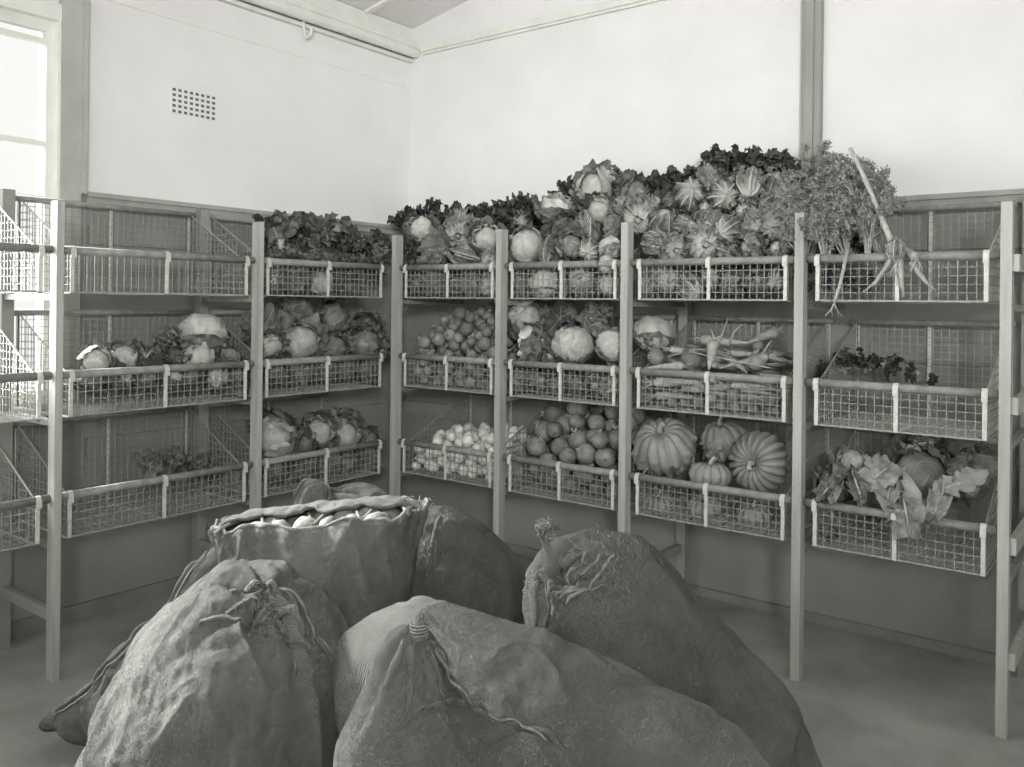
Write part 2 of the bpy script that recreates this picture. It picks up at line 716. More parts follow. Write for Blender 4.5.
# ================================================================== racks
PX = [-3.446, -2.697, -1.966, -1.165, -.44]      # post positions along the back rack
PY = 3.447
QY = [.65, 1.587, 2.523, 3.40]                  # post positions along the left rack
QX = -3.46
TIERS = [1.69, 1.195, .712]
DEP = .56


def frame_root(name, loc, rot, label):
    r = empty(name, loc, (0, 0, rot))
    tag(r, label, 'rack')
    return r


# local axes: x along the rack, y towards the wall, front posts at y=0
def rack(name, origin, rot, posts, width, depth, topz, label, ends, dep):
    r = frame_root(name, origin, rot, label)
    for i, s in enumerate(posts):
        m = MB().box((s - width / 2, -depth / 2, 0), (s + width / 2, depth / 2, topz[i]))
        m.build('post', M['post'], r)
        if ends[i]:
            MB().box((s - .02, dep - .03, 0), (s + .03, dep + .02, 1.96)).build('rear_post', M['dado'], r)  # rear post takes the dark dado tone to paint in its shade
            MB().box((s - .012, depth / 2, .23), (s + .012, dep - .03, .275)).build('tie_bar', M['dado'], r)
        for z in TIERS:
            m = MB().box((s - .012, depth / 2, z - .200), (s + .012, dep - .03, z - .176))
            m.build('bearer', M['rail'], r)
    return r


rk = rack('storage_rack', (0, PY, 0), 0, PX, .036, .052, [1.875] * 5, 'timber storage rack with pale square posts along the back wall', [0, 0, 1, 0, 1], .60)
# the open right-hand end has side rails and diagonals
for z in (1.63, 1.13, .64, .24):
    MB().box((PX[4] + .018, -.02, z), (PX[4] + .040, .6, z + .06)).build('side_rail', M['post'], rk)
rl = rack('storage_rack', (QX, 0, 0), PI / 2, QY[:3], .028, .054, [1.88, 1.88, 1.875], 'timber storage rack with pale posts standing along the left window wall', [0, 1, 1], .48)

# ---- wire baskets
CELL = .0312


def mesh_panel(m, O, A, B, la, lb, w=.0025):
    """wire mesh on the rectangle O + a*A + b*B"""
    O, A, B = (np.array(q, float) for q in (O, A, B))
    Nn = np.cross(A, B)
    na = max(2, round(la / CELL))
    nb = max(2, round(lb / CELL))
    for i in range(na + 1):
        p = O + A * la * i / na
        m.bar(p, p + B * lb, w, w, up=Nn)
    for j in range(nb + 1):
        q = O + B * lb * j / nb + Nn * w * .8
        m.bar(q, q + A * la, w, w, up=Nn)


def mesh_side(m, x, y0, y1, zb, f0, f1, w=.0025):
    """sloping-topped side: height f0 at the front and f1 at the back"""
    n = round((y1 - y0) / CELL)
    for i in range(n + 1):
        t = i / n
        y = y0 + (y1 - y0) * t
        m.bar((x, y, zb), (x, y, zb + f0 + (f1 - f0) * t), w, w, up=(1, 0, 0))
    z = 0
    while z < f1:
        ys = y0 if z <= f0 else y0 + (y1 - y0) * (z - f0) / (f1 - f0)
        if ys < y1 - .01:
            m.bar((x + w, ys, zb + z), (x + w, y1, zb + z), w, w, up=(1, 0, 0))
        z += CELL
    m.bar((x, y0, zb + f0), (x, y1, zb + f1), w * 2.0, w * 2.0, up=(1, 0, 0))


def make_basket(x0, x1, dep, label, group, origin, rot, zt, railx=None):
    """basket between two posts; local x along, y back; z=0 at the top of the front rail axis"""
    r = empty('wire_basket', origin, (0, 0, rot))
    W = x1 - x0
    FH = .166       # front height below rail
    BH = .405       # back height
    e0, e1 = x0 + .045, x1 - .045
    zb = -FH
    m = MB()
    m.tube([(x0, 0, 0), (x1, 0, 0)], .0165, 12)
    fr = m.build('front_rail', M['rail'], r, smooth=True)
    m = MB()
    m.tube([(x0 + .02, dep, BH - FH), (x1 - .02, dep, BH - FH)], .014, 10)
    m.build('back_rail', M['rail'], r, smooth=True)
    m = MB()
    mesh_panel(m, (e0, 0, zb), (1, 0, 0), (0, 0, 1), e1 - e0, FH - .01)
    m.build('front_mesh', M['wire'], r)
    m = MB()
    mesh_panel(m, (e0, dep, zb), (1, 0, 0), (0, 0, 1), e1 - e0, BH)
    m.build('back_mesh', M['wire'], r)
    m = MB()
    mesh_panel(m, (e0, 0, zb), (1, 0, 0), (0, 1, 0), e1 - e0, dep)
    m.bar((e0, -.002, zb), (e1, -.002, zb), .006, .007)
    m.build('bottom_mesh', M['wire'], r)
    for x in (e0, e1):
        m = MB()
        mesh_side(m, x, 0, dep, zb, FH - .01, BH)
        m.build('side_mesh', M['wire'], r)
    for x in (e0, (e0 + e1) / 2, e1):
        m = MB()
        m.box((x - .0075, -.010, zb - .006), (x + .0075, -.004, -.014))
        m.box((x - .0075, -.010, zb - .006), (x + .0075, dep + .008, zb - .002))
        m.box((x - .0075, dep + .004, zb - .006), (x + .0075, dep + .009, BH - FH))
        m.build('strap', M['strap'], r)
        m = MB()
        th = np.linspace(-.2, PI + .9, 9)
        P = np.zeros((9, 2, 3))
        for a, t in enumerate(th):
            P[a, :, 1] = -.0195 * math.sin(t + .3)
            P[a, :, 2] = .0195 * math.cos(t + .3)
            P[a, 0, 0], P[a, 1, 0] = x - .010, x + .010
        m.grid(P)
        m.box((x - .010, -.022, -.028), (x + .010, -.0165, .004))
        m.build('clip', M['strap'], fr)
    r.location = Vector(origin) + Vector((0, 0, zt))
    tag(r, label, 'basket', group)
    return reg(r)


tn = ['top', 'middle', 'bottom']
bn = ['leftmost', 'second', 'third', 'rightmost']
cont = {(0, 0): 'holding leafy lettuces and greens', (1, 0): 'holding small round turnips', (2, 0): 'holding pale onions',
        (0, 1): 'holding cabbages and lettuces', (1, 1): 'holding big white cabbages', (2, 1): 'holding round swedes',
        (0, 2): 'heaped with lettuces', (1, 2): 'holding carrots and parsnips', (2, 2): 'holding ribbed pumpkins',
        (0, 3): 'with leaning celery bunches', (1, 3): 'nearly empty with a few dark leaves', (2, 3): 'with a drooping cauliflower'}
BASK = {}
for ti, z in enumerate(TIERS):
    for b in range(4):
        lab = '%s basket %s, %s bay, back rack' % (tn[ti], cont[(ti, b)], bn[b])
        make_basket(PX[b] + .02, PX[b + 1] - .02, DEP, lab, 'wire baskets of the back rack', (0, PY + .012, 0), 0, z)
contL = {(0, 0): 'empty against the bright window', (1, 0): 'empty below the window', (2, 0): 'empty and lowest',
         (0, 1): 'empty with nothing in it', (1, 1): 'with a pale cabbage on leaves', (2, 1): 'with a small heap of dim greens',
         (0, 2): 'piled with dark leafy greens', (1, 2): 'with dark loose-leaved cabbages', (2, 2): 'with shaded cabbages'}
bl = ['bay at left edge', 'wide bay', 'bay nearest the corner']
QE = [.65, 1.587, 2.523, 3.40]
for ti, z in enumerate(TIERS):
    for b in range(3):
        lab = '%s basket %s, %s, left rack' % (tn[ti], contL[(ti, b)], bl[b])
        make_basket(QE[b] + .016, QE[b + 1] - .016, .47, lab, 'wire baskets of the left rack', (QX - .012, 0, 0), PI / 2, z)

# ================================================================== vegetables: materials
M['cab'] = leafmat('pale cabbage leaf', .48, .64, lo=.7, veins=7, rough=.5, ribw=.05, veinf=.5)
M['cabd'] = leafmat('green cabbage leaf', .19, .34, lo=.6, veins=7, rough=.5, ribw=.05, veinf=.6)
M['let'] = leafmat('lettuce leaf', .20, .48, lo=.38, veins=8, rough=.55, ribw=.2, base=.4, basec=.40)
M['frill'] = leafmat('frilly lettuce leaf', .24, .44, lo=.36, veins=11, rough=.6, ribw=.12, base=.3, basec=.4)
M['dark'] = leafmat('dark crinkled leaf', .07, .14, lo=.6, veins=9, rough=.5, ribw=.06, base=.12, basec=.3)
M['dull'] = leafmat('limp leaf', .15, .30, lo=.5, veins=9, rough=.55, ribw=.07, veinf=.7)
M['cabl'] = leafmat('pale hanging leaf', .26, .42, lo=.65, veins=9, rough=.55, ribw=.06, veinf=.6)
M['cut'] = mat('cut stem end', .24, .36, scale=40, bump=.2)
M['stalk'] = mat('pale leaf stalk', .25, .42, scale=30, bump=.2, stretch=(1, 1, .2))
M['celery'] = mat('celery stalk', .22, .40, scale=26, rough=.5, bump=.3, bscale=60)
M['fern'] = mat('feathery green leaf', .15, .30, scale=30, rough=.6, bump=.2)
M['turnip'] = mat('turnip skin', .11, .22, scale=16, rough=.55, bump=.25, bscale=50, rnd=.25)
M['swede'] = mat('swede skin', .11, .21, scale=14, rough=.5, bump=.35, bscale=45, rnd=.25)
M['onion'] = mat('onion skin', .45, .68, scale=24, rough=.4, bump=.2, bscale=60, rnd=.15, stretch=(1, 1, .25))
M['carrot'] = mat('earthy root skin', .16, .30, scale=30, rough=.6, bump=.3, bscale=70, rnd=.3)
M['parsnip'] = mat('parsnip skin', .22, .34, scale=30, rough=.6, bump=.3, bscale=60, rnd=.2)
M['potato'] = mat('potato skin', .12, .19, scale=20, rough=.7, bump=.3, bscale=60, rnd=.2)
M['pumpkin'] = mat('pale pumpkin rind', .17, .27, scale=9, rough=.5, bump=.3, bscale=40, rnd=.1)
M['stem'] = mat('corky pumpkin stem', .30, .42, scale=30, rough=.8, bump=.4)


def sph(m, R, nu=20, nv=14, sz=1., amp=.0, fr=2., seed=0, ribs=0, ribd=0., dim=0., wart=0.):
    th = np.linspace(0, PI, nv)
    ph = np.linspace(0, 2 * PI, nu, endpoint=False)
    T, F = np.meshgrid(th, ph, indexing='ij')
    D = np.stack([np.sin(T) * np.cos(F), np.sin(T) * np.sin(F), np.cos(T)], -1)
    r = np.full(T.shape, R, float)
    if amp:
        r = r * (1 + amp * fbm(D * fr + seed * 3.7, 3, seed))
    if ribs:
        r = r * (1 - ribd * (1 - np.abs(np.sin(F * ribs / 2))) ** 1.7 * np.sin(T) ** .5)
    if wart:
        r = r * (1 + wart * np.maximum(0, fbm(D * 6 + seed, 2, seed + 4)) * (D[..., 2] < .2))
    P = D * r[..., None]
    P[..., 2] *= sz
    if dim:
        w = np.exp(-((np.sin(T)) / .38) ** 2)
        P[..., 2] -= np.sign(np.cos(T)) * dim * R * w
    U = np.stack([F / (2 * PI), T / PI], -1)
    m.grid(P, U, wrap=True)


def wrapleaf(m, R, az, wid, v0, v1, sz, ruf, rf, flare, rs, seed, nu=13, nv=14, ridge=.0, ef=.0, crump=.05, tilt=0.):
    """one leaf wrapped on a head, from the butt (south) upwards"""
    u = np.linspace(-1, 1, nu)
    v = np.linspace(0, 1, nv)
    V, U = np.meshgrid(v, u, indexing='ij')
    th = PI - (v0 + (v1 - v0) * V)          # polar angle
    W = wid * np.sin(PI * np.clip(V * .74 + .13, 0, 1)) ** .6 * (1 + .10 * np.sin(V * 17 + seed * 5))
    L = U * W
    az = az + tilt * V
    ca, sa = np.cos(az), np.sin(az)
    c = np.stack([np.sin(th) * ca, np.sin(th) * sa, np.cos(th)], -1)
    s = np.stack([-sa, ca, np.zeros(th.shape)], -1)
    D = c * np.cos(L)[..., None] + s * np.sin(L)[..., None]
    edge = np.clip(np.maximum(np.abs(U) ** 2.5, V ** 5), 0, 1)
    r = R * (rs + flare * V ** 3 + ef * edge * (.3 + .7 * V) + ridge * (np.cos(U * PI / 2) ** 2 - .4))
    r = r + R * ruf * edge * np.sin(rf * (V * 2.4 + U * 1.1) + seed)
    r = r + R * crump * fbm(D * 4.5 + seed * 3, 3, int(seed * 7) % 997)
    P = D * r[..., None]
    P[..., 2] *= sz
    P = P + R * crump * .7 * np.stack([vnoise(P / R * 3.1 + 9 + seed * 2, 5), vnoise(P / R * 3.1 + 40 + seed, 6), vnoise(P / R * 3.1 + 70, 7)], -1)
    m.grid(P, np.stack([U, V], -1))


def head_mesh(name, R, kind, seed, material, lmat=None):
    """(part name, mesh) list for one leafy head; kind = tight, open, cos or frill"""
    rnd = random.Random(seed)
    un = rnd.uniform
    out = []
    m = MB()
    sz = {'tight': .93, 'open': .92, 'cos': 1.2, 'frill': .95}[kind]
    core = {'tight': .92, 'open': .80, 'cos': .70, 'frill': .62}[kind]
    sph(m, R * core, 18, 12, sz, .08, 2.5, seed)
    if kind == 'tight':
        for i in range(7):
            wrapleaf(m, R, un(0, 6.28), un(.9, 1.3), .12, un(2.1, 2.9), sz, .03, un(3, 5), 0, .93 + .016 * i, un(0, 9), ef=un(.0, .07), crump=.06)
    elif kind == 'open':
        for i in range(6):
            wrapleaf(m, R, un(0, 6.28), un(.8, 1.2), .12, un(2.0, 2.7), sz, .06, un(4, 6), .05, .84 + .022 * i, un(0, 9), ef=un(.02, .16), crump=.09)
    elif kind == 'cos':
        for i in range(27):
            wrapleaf(m, R, i * 2.4 + un(-.3, .3), un(.24, .42), .10, un(1.9, 2.95), sz, .09, un(8, 13), un(-.08, .12), .72 + .0115 * i, un(0, 9), 11, 15,
                     ridge=.17, ef=un(-.05, .12), crump=.08, tilt=un(-.4, .4))
    else:
        for i in range(24):
            wrapleaf(m, R, i * 2.4 + un(-.4, .4), un(.35, .6), .3, un(1.5, 2.9), sz, un(.10, .17), un(8, 14), un(0, .22), .66 + .016 * i, un(0, 9), 13, 15,
                     ridge=-.05, ef=un(.05, .28), crump=.12, tilt=un(-.7, .7))
    out.append(('head', m.data('head', material)))
    nl = {'tight': 3, 'open': 7, 'cos': 0, 'frill': 0}[kind]
    if nl:
        m = MB()
        for i in range(nl):
            wrapleaf(m, R, i * 2.4 + un(-.4, .4), un(.6, 1.05) * (.9 if kind == 'tight' else 1), .25, un(1.2, 2.1) * (.72 if kind == 'tight' else 1), sz, un(.07, .16), un(4, 7), un(.15, .55) * (.4 if kind == 'tight' else .85), 1.0, un(0, 9), 15, 15,
                     ef=un(0, .25), crump=.13, tilt=un(-.5, .5))
        out.append(('outer_leaves', m.data('outer_leaves', lmat or material)))
    m = MB()
    m.tube([(0, 0, -R * sz * .82), (0, 0, -R * sz * 1.01)], [R * .16, R * .13], 10)
    out.append(('stem_stub', m.data('stem_stub', M['cut'])))
    return out


def blade(m, pts, wid, up, ruf=.1, rf=9, cup=.15, seed=0., nu=9, crinkle=.0, pw=.6, jag=0.):
    """a leaf blade along a centre line; wid = half width"""
    pts = np.asarray(pts, float)
    # resample
    n = 15
    t = np.linspace(0, 1, len(pts))
    tt = np.linspace(0, 1, n)
    C = np.stack([np.interp(tt, t, pts[:, i]) for i in range(3)], -1)
    for _ in range(3):
        C[1:-1] = (C[:-2] + C[1:-1] * 2 + C[2:]) / 4
    T = np.gradient(C, axis=0)
    T /= np.linalg.norm(T, axis=1)[:, None]
    up = np.asarray(up, float)
    S = np.cross(T, up)
    S /= np.linalg.norm(S, axis=1)[:, None] + 1e-9
    Nn = np.cross(S, T)
    u = np.linspace(-1, 1, nu)
    V, U = np.meshgrid(tt, u, indexing='ij')
    W = wid * np.sin(PI * np.clip(V * .86 + .10, 0, 1)) ** pw
    if jag:
        W = W * (1 + jag * np.sin(V * 40 + seed * 3))
    edge = np.abs(U) ** 2
    h = wid * (cup * U * U + ruf * edge * np.sin(rf * V * 3 + U * 2 + seed))
    P = C[:, None, :] + S[:, None, :] * (U * W)[..., None]
    if crinkle:
        h = h + crinkle * wid * fbm(P / wid * 2.6 + seed, 2, int(seed * 13) % 991)
    P = P + Nn[:, None, :] * h[..., None]
    P = P + T[:, None, :] * (wid * ruf * .5 * edge * np.cos(rf * V * 2.3 + seed))[..., None]
    m.grid(P, np.stack([U, V], -1))


def bunch_mesh(R, n, seed, spread=.9, ruf=.35, crinkle=.3, material=None, wid=.36, stalk=True):
    """bunch of stalked leaves fanning up from the origin; overall radius R"""
    rnd = random.Random(seed)
    mb, ms = MB(), MB()
    for i in range(n):
        a = rnd.uniform(0, 2 * PI)
        e = spread * math.sqrt(rnd.uniform(.02, 1))
        L = R * rnd.uniform(1.15, 1.7)
        pts = []
        for k_ in range(8):
            t = k_ / 7
            ang = e * (.35 + t * .9) + .5 * t * t * e
            if k_ == 0:
                p = np.array((0, 0, -R * .75))
            else:
                p = p + np.array((math.cos(a) * math.sin(ang), math.sin(a) * math.sin(ang), math.cos(ang))) * L / 7
            pts.append(p.copy())
        pts = np.array(pts)
        if stalk:
            ms.tube(pts[:6], np.linspace(R * .055, R * .02, 6), 6)
        up = np.array((-math.cos(a), -math.sin(a), .25)) * 1.0
        blade(mb, pts[2:] if stalk else pts, R * wid * rnd.uniform(.8, 1.25), up, ruf, 7 * rnd.uniform(.8, 1.3), -.2, rnd.uniform(0, 9), 11, crinkle)
    out = [('leaves', mb.data('leaves', material or M['dark']))]
    if stalk:
        out.append(('stalks', ms.data('stalks', M['stalk'])))
    return out


def fern_cluster(m, c, r, n, rnd, size=.012):
    """little divided leaflets round a point"""
    for _ in range(n):
        d = np.array([rnd.gauss(0, 1) for _ in range(3)])
        d /= np.linalg.norm(d)
        p = c + d * r * rnd.uniform(.2, 1)
        a = np.array([rnd.gauss(0, 1) for _ in range(3)])
        a /= np.linalg.norm(a)
        b = np.cross(a, d)
        b /= np.linalg.norm(b) + 1e-9
        s = size * rnd.uniform(.6, 1.4)
        k_ = np.cross(a, b) * s * .3
        v = [p - a * s, p - b * s * .45 + k_, p + a * s * .15 - b * s * .2, p + a * s, p + a * s * .15 + b * s * .2, p + b * s * .45 + k_]
        m.add(v, [(0, 1, 2, 5), (5, 2, 4, 4), (2, 3, 4, 4)])


def celery_mesh(L, n, seed, spread=.25, leafy=1., bend=0.):
    rnd = random.Random(seed)
    ms, mf = MB(), MB()
    for i in range(n):
        a = rnd.uniform(0, 2 * PI)
        e = spread * rnd.uniform(.1, 1)
        b = rnd.uniform(-.3, .5) + bend
        pts = [np.array((rnd.uniform(-1, 1) * .012, rnd.uniform(-1, 1) * .012, 0))]
        Ln = L * rnd.uniform(.75, 1.1)
        for k_ in range(7):
            t = (k_ + 1) / 7
            ang = e * (1 + b * t * 1.5)
            pts.append(pts[-1] + np.array((math.cos(a) * math.sin(ang), math.sin(a) * math.sin(ang), math.cos(ang))) * Ln * .62 / 7)
        ms.tube(pts, np.linspace(.010, .005, 8) * rnd.uniform(.7, 1.2), 6)
        tip = pts[-1]
        dr = pts[-1] - pts[-2]
        dr /= np.linalg.norm(dr)
        for j in range(5):
            s0 = pts[4 + min(j, 3)]
            dd = dr + np.array([rnd.gauss(0, .45) for _ in range(3)])
            dd /= np.linalg.norm(dd)
            e1 = s0 + dd * Ln * rnd.uniform(.15, .34)
            mid = (s0 + e1) / 2 + np.array([rnd.gauss(0, .008) for _ in range(3)])
            ms.tube([s0, mid, e1], [.003, .0022, .0012], 5)
            fern_cluster(mf, e1, .027, int(34 * leafy), rnd, .012)
            fern_cluster(mf, mid, .02, int(16 * leafy), rnd, .010)
    return [('leaves', mf.data('leaves', M['fern'], smooth=False)), ('stalks', ms.data('stalks', M['celery']))]


def root_mesh(L, R, material, seed, stub=.03, bendy=.15, curve=1.):
    rnd = random.Random(seed)
    n = 16
    t = np.linspace(0, 1, n)
    a = rnd.uniform(0, 6)
    P = np.stack([np.cos(a) * bendy * L * t * t * .5 * curve, np.sin(a) * bendy * L * t * t * .5, -t * L], -1)
    rr = R * ((1 - t) ** .75 * .96 + .04) * (1 + .06 * np.sin(t * 40 + seed))
    rr[0] *= .55
    rr[1] *= .93
    m = MB()
    m.tube(P, rr, 10)
    o = [('root', m.data('root', material))]
    m = MB()
    for i in range(4):
        aa = i * 1.57 + rnd.uniform(-.3, .3)
        d = np.array((math.cos(aa) * .3, math.sin(aa) * .3, 1.))
        q = np.array((math.cos(aa), math.sin(aa), 0)) * R * .22
        m.tube([q, q + d * stub * rnd.uniform(.4, 1.2), q + d * stub * rnd.uniform(1.2, 2) + np.array((rnd.uniform(-1, 1), rnd.uniform(-1, 1), 0)) * stub * .5],
               [R * .14, R * .10, R * .05], 5)
    o.append(('stalk_stub', m.data('stalk_stub', M['stalk'])))
    return o


def pumpkin_mesh(R, sz, ribs, seed, wart=0., ribd=.16, dim=.32, amp=.04):
    m = MB()
    sph(m, R, ribs * 8, 34, sz, amp, 1.6, seed, ribs, ribd, dim, wart)
    o = [('rind', m.data('rind', M['pumpkin']))]
    m = MB()
    z = R * sz * (1 - dim * .9)
    m.tube([(0, 0, z - .02 * R), (0.02 * R, 0, z + .12 * R), (.10 * R, .02 * R, z + .26 * R), (.2 * R, .03 * R, z + .34 * R)],
           [R * .15, R * .085, R * .075, R * .095], 8)
    o.append(('stem', m.data('stem', M['stem'])))
    return o


# prototypes (mesh data only; every thing gets its own objects)
PR = {
    'cabbage': [head_mesh('cabbage', .1, 'tight', s, M['cab'], M['cabd']) for s in (1, 2, 3, 31)],
    'leafy_cabbage': [head_mesh('cabbage', .1, 'open', s, M['cab'], M['dull']) for s in (4, 5, 6, 32, 33)],
    'green_cabbage': [head_mesh('cabbage', .1, 'open', s, M['cabd'], M['dull']) for s in (7, 8, 9, 34, 35)],
    'lettuce': [head_mesh('lettuce', .1, 'cos', s, M['let']) for s in (11, 12, 13, 14, 36)],
    'frilly_lettuce': [head_mesh('lettuce', .1, 'frill', s, M['frill']) for s in (15, 16, 17, 18, 37)],
    'chard': [bunch_mesh(.1, 16, s, 1.15, .35, .35) for s in (21, 22, 23)],
    'kale': [bunch_mesh(.1, 24, s, 1.35, .55, .5, wid=.30) for s in (24, 25)],
    'greens': [bunch_mesh(.1, 13, s, 1.2, .3, .25, material=M['dull'], wid=.42) for s in (27, 28, 29)],
    'turnip': None,
}
KIND = {'cabbage': 'cabbage', 'leafy_cabbage': 'cabbage', 'green_cabbage': 'cabbage', 'lettuce': 'lettuce', 'frilly_lettuce': 'lettuce',
        'chard': 'chard_bunch', 'kale': 'kale_bunch', 'greens': 'greens_bunch'}
CATS = {'cabbage': 'cabbage', 'lettuce': 'lettuce', 'chard_bunch': 'leafy greens', 'kale_bunch': 'leafy greens', 'greens_bunch': 'leafy greens',
        'celery_bunch': 'celery'}
RR = random.Random(99)


def put(parts, name, loc, axis, scale, roll=None, cat=None, label=None, group=None, root_parts=True):
    """a thing made of part meshes; its +z axis points along `axis`"""
    r = empty(name, loc)
    ax = Vector(axis).normalized()
    q = Vector((0, 0, 1)).rotation_difference(ax)
    r.rotation_mode = 'QUATERNION'
    r.rotation_quaternion = q @ Euler((0, 0, RR.uniform(0, 6.28) if roll is None else roll)).to_quaternion()
    r.scale = scale if hasattr(scale, '__len__') else (scale, scale, scale)
    for n_, me in parts:
        link(n_, me, r)
    tag(r, label, cat, group)
    return r


CAMDIR = None


def axis_for(loc, mode):
    """'up' butt down; 'cam' butt towards the room; 'face' top towards the room"""
    v = Vector((0, 0, EYE)) - Vector(loc)
    v.normalize()
    j = Vector((RR.gauss(0, .35), RR.gauss(0, .35), RR.gauss(0, .3)))
    if mode == 'cam':
        return (-v if RR.random() < .45 else v) + j * 1.1 + Vector((0, 0, .35))
    if mode == 'face':
        return v + j * .7 + Vector((0, 0, .15))
    if mode == 'side':
        return Vector((RR.choice((-1, 1)), -.3, .1)) + j
    if mode == 'hang':
        return v * .8 + Vector((0, 0, -.6)) + j * .4
    return Vector((0, 0, 1)) + j


PROTO_I = {}
ITEMS = []


def item(typ, px, py, rpx, plane, mode='up', look=None, row=None, label=None, squash=1.):
    """plane: ('Y', y) or ('X', x)"""
    loc = atY(px, py, plane[1]) if plane[0] == 'Y' else atX(px, py, plane[1])
    d = -loc.x * -FW[0] + loc.y * FW[1]
    R = rpx / FOC * d
    i = PROTO_I.get(typ, 0)
    PROTO_I[typ] = i + 1
    parts = PR[typ][i % len(PR[typ])]
    name = KIND[typ]
    r = put(parts, name, loc, axis_for(loc, mode), (R / .1, R / .1, R / .1 * squash), cat=CATS[name])
    if label:
        r['label'] = label
    else:
        ITEMS.append((row, px, look or typ.replace('_', ' '), r))
    return r


ORD = ['first', 'second', 'third', 'fourth', 'fifth', 'sixth', 'seventh', 'eighth', 'ninth', 'tenth', 'eleventh', 'twelfth', 'thirteenth', 'fourteenth', 'fifteenth', 'sixteenth']


def label_rows():
    rows = {}
    for row, px, look, r in ITEMS:
        rows.setdefault(row, []).append((px, look, r))
    for row, L in rows.items():
        L.sort(key=lambda q: q[0])
        for i, (px, look, r) in enumerate(L):
            r['label'] = ('%s, %s from left %s' % (look, ORD[i], row)) if len(L) > 1 else '%s %s' % (look, row)


# ---- back rack, top tier --------------------------------------------------------------
Y1, Y2, Y3, Y4 = ('Y', 3.56), ('Y', 3.66), ('Y', 3.78), ('Y', 3.90)
# bay 1
r_ = 'on the first top basket'
item('kale', 424, 213, 25, ('Y', 3.80), 'up', label='dark curly kale bunch rising at the left end of the back rack top')
item('chard', 408, 222, 16, ('Y', 3.85), 'up', label='small dark leaf bunch at the far left, beside the tall curly kale')
item('leafy_cabbage', 420, 229, 13, ('Y', 3.6), 'face', label='white ragged cabbage half below the left curly kale')
item('frilly_lettuce', 459, 228, 15, Y2, 'cam', label='curled striped lettuce between the two dark kale bunches')
item('kale', 489, 214, 24, ('Y', 3.82), 'up', label='wide dark kale bunch above the second post, left part')
item('kale', 520, 212, 24, ('Y', 3.84), 'up', label='wide dark kale bunch above the second post, right part')
item('chard', 458, 214, 17, ('Y', 3.92), 'up', label='dark leaf bunch in the dip between the kale bunches')
row = 'on the first top rail'
item('kale', 412, 252, 15, ('Y', 3.56), 'side', 'dark curly bunch', row)
item('green_cabbage', 436, 250, 17, Y1, 'side', 'cabbage with a folded leaf', row)
item('lettuce', 467, 254, 15, ('Y', 3.54), 'side', 'pale rounded lettuce', row)
item('leafy_cabbage', 487, 238, 15, Y1, 'face', 'white leaved cabbage', row)
item('frilly_lettuce', 490, 259, 9, ('Y', 3.53), 'cam', 'small frilly lettuce', row)
row = 'behind the first top mesh'
for px, ty in ((416, 'frilly_lettuce'), (436, 'green_cabbage'), (456, 'frilly_lettuce'), (474, 'green_cabbage'), (490, 'frilly_lettuce')):
    item(ty, px, 284, 11.5, ('Y', 3.58), 'cam', {'frilly_lettuce': 'frilly lettuce', 'green_cabbage': 'green cabbage'}[ty], row)
# bay 2
row = 'on the second top rail'
item('cabbage', 527, 246, 18, ('Y', 3.58), 'side', 'pale creased cabbage', row)
item('green_cabbage', 570, 246, 15, ('Y', 3.57), 'cam', 'cabbage with loose rolled leaves', row)
item('lettuce', 550, 252, 11, ('Y', 3.58), 'up', 'narrow lettuce', row)
item('cabbage', 611, 248, 12, ('Y', 3.54), 'up', 'small white cabbage', row)
item('cabbage', 606, 264, 9, ('Y', 3.49), 'side', 'little cabbage hanging on the rail', row)
item('lettuce', 591, 250, 12, ('Y', 3.60), 'cam', 'dim lettuce', row)
row = 'in second row, second top basket'
item('leafy_cabbage', 556, 211, 18, ('Y', 3.72), 'up', 'round pale cabbage', row)
item('green_cabbage', 565, 230, 14, ('Y', 3.64), 'face', 'flat leaved cabbage', row)
item('lettuce', 588, 227, 13, ('Y', 3.68), 'cam', 'upright lettuce', row)
item('leafy_cabbage', 600, 210, 14, ('Y', 3.70), 'face', 'bright split cabbage', row)
item('green_cabbage', 615, 229, 14, ('Y', 3.62), 'side', 'cabbage with drooping leaf', row)
item('frilly_lettuce', 622, 212, 12, ('Y', 3.70), 'cam', 'frilly lettuce', row)
row = 'crowning the second top basket'
item('chard', 578, 193, 22, ('Y', 3.84), 'up', 'dark broad leaf bunch', row)
item('leafy_cabbage', 594, 188, 18, ('Y', 3.78), 'face', 'dull cabbage with pale turned leaves', row)
item('leafy_cabbage', 609, 176, 12, ('Y', 3.86), 'up', 'small pale cabbage', row)
item('chard', 624, 184, 20, ('Y', 3.88), 'up', 'dark wavy leaf bunch', row)
item('green_cabbage', 636, 193, 15, ('Y', 3.78), 'face', 'rumpled green cabbage', row)
item('chard', 641, 184, 19, ('Y', 3.92), 'up', 'dark crinkled bunch', row)
item('chard', 663, 186, 25, ('Y', 3.88), 'up', 'tall black-green leaf bunch', row)
row = 'behind the second top mesh'
item('green_cabbage', 520, 282, 11, ('Y', 3.60), 'cam', 'dim green cabbage', row)
item('cabbage', 545, 284, 16.5, ('Y', 3.60), 'up', 'big pale round cabbage', row)
item('frilly_lettuce', 583, 281, 15, ('Y', 3.60), 'cam', 'frilly lettuce', row)
item('cabbage', 609, 285, 11, ('Y', 3.56), 'side', 'small pale cabbage', row)
item('green_cabbage', 563, 287, 9, ('Y', 3.62), 'cam', 'little green cabbage', row)
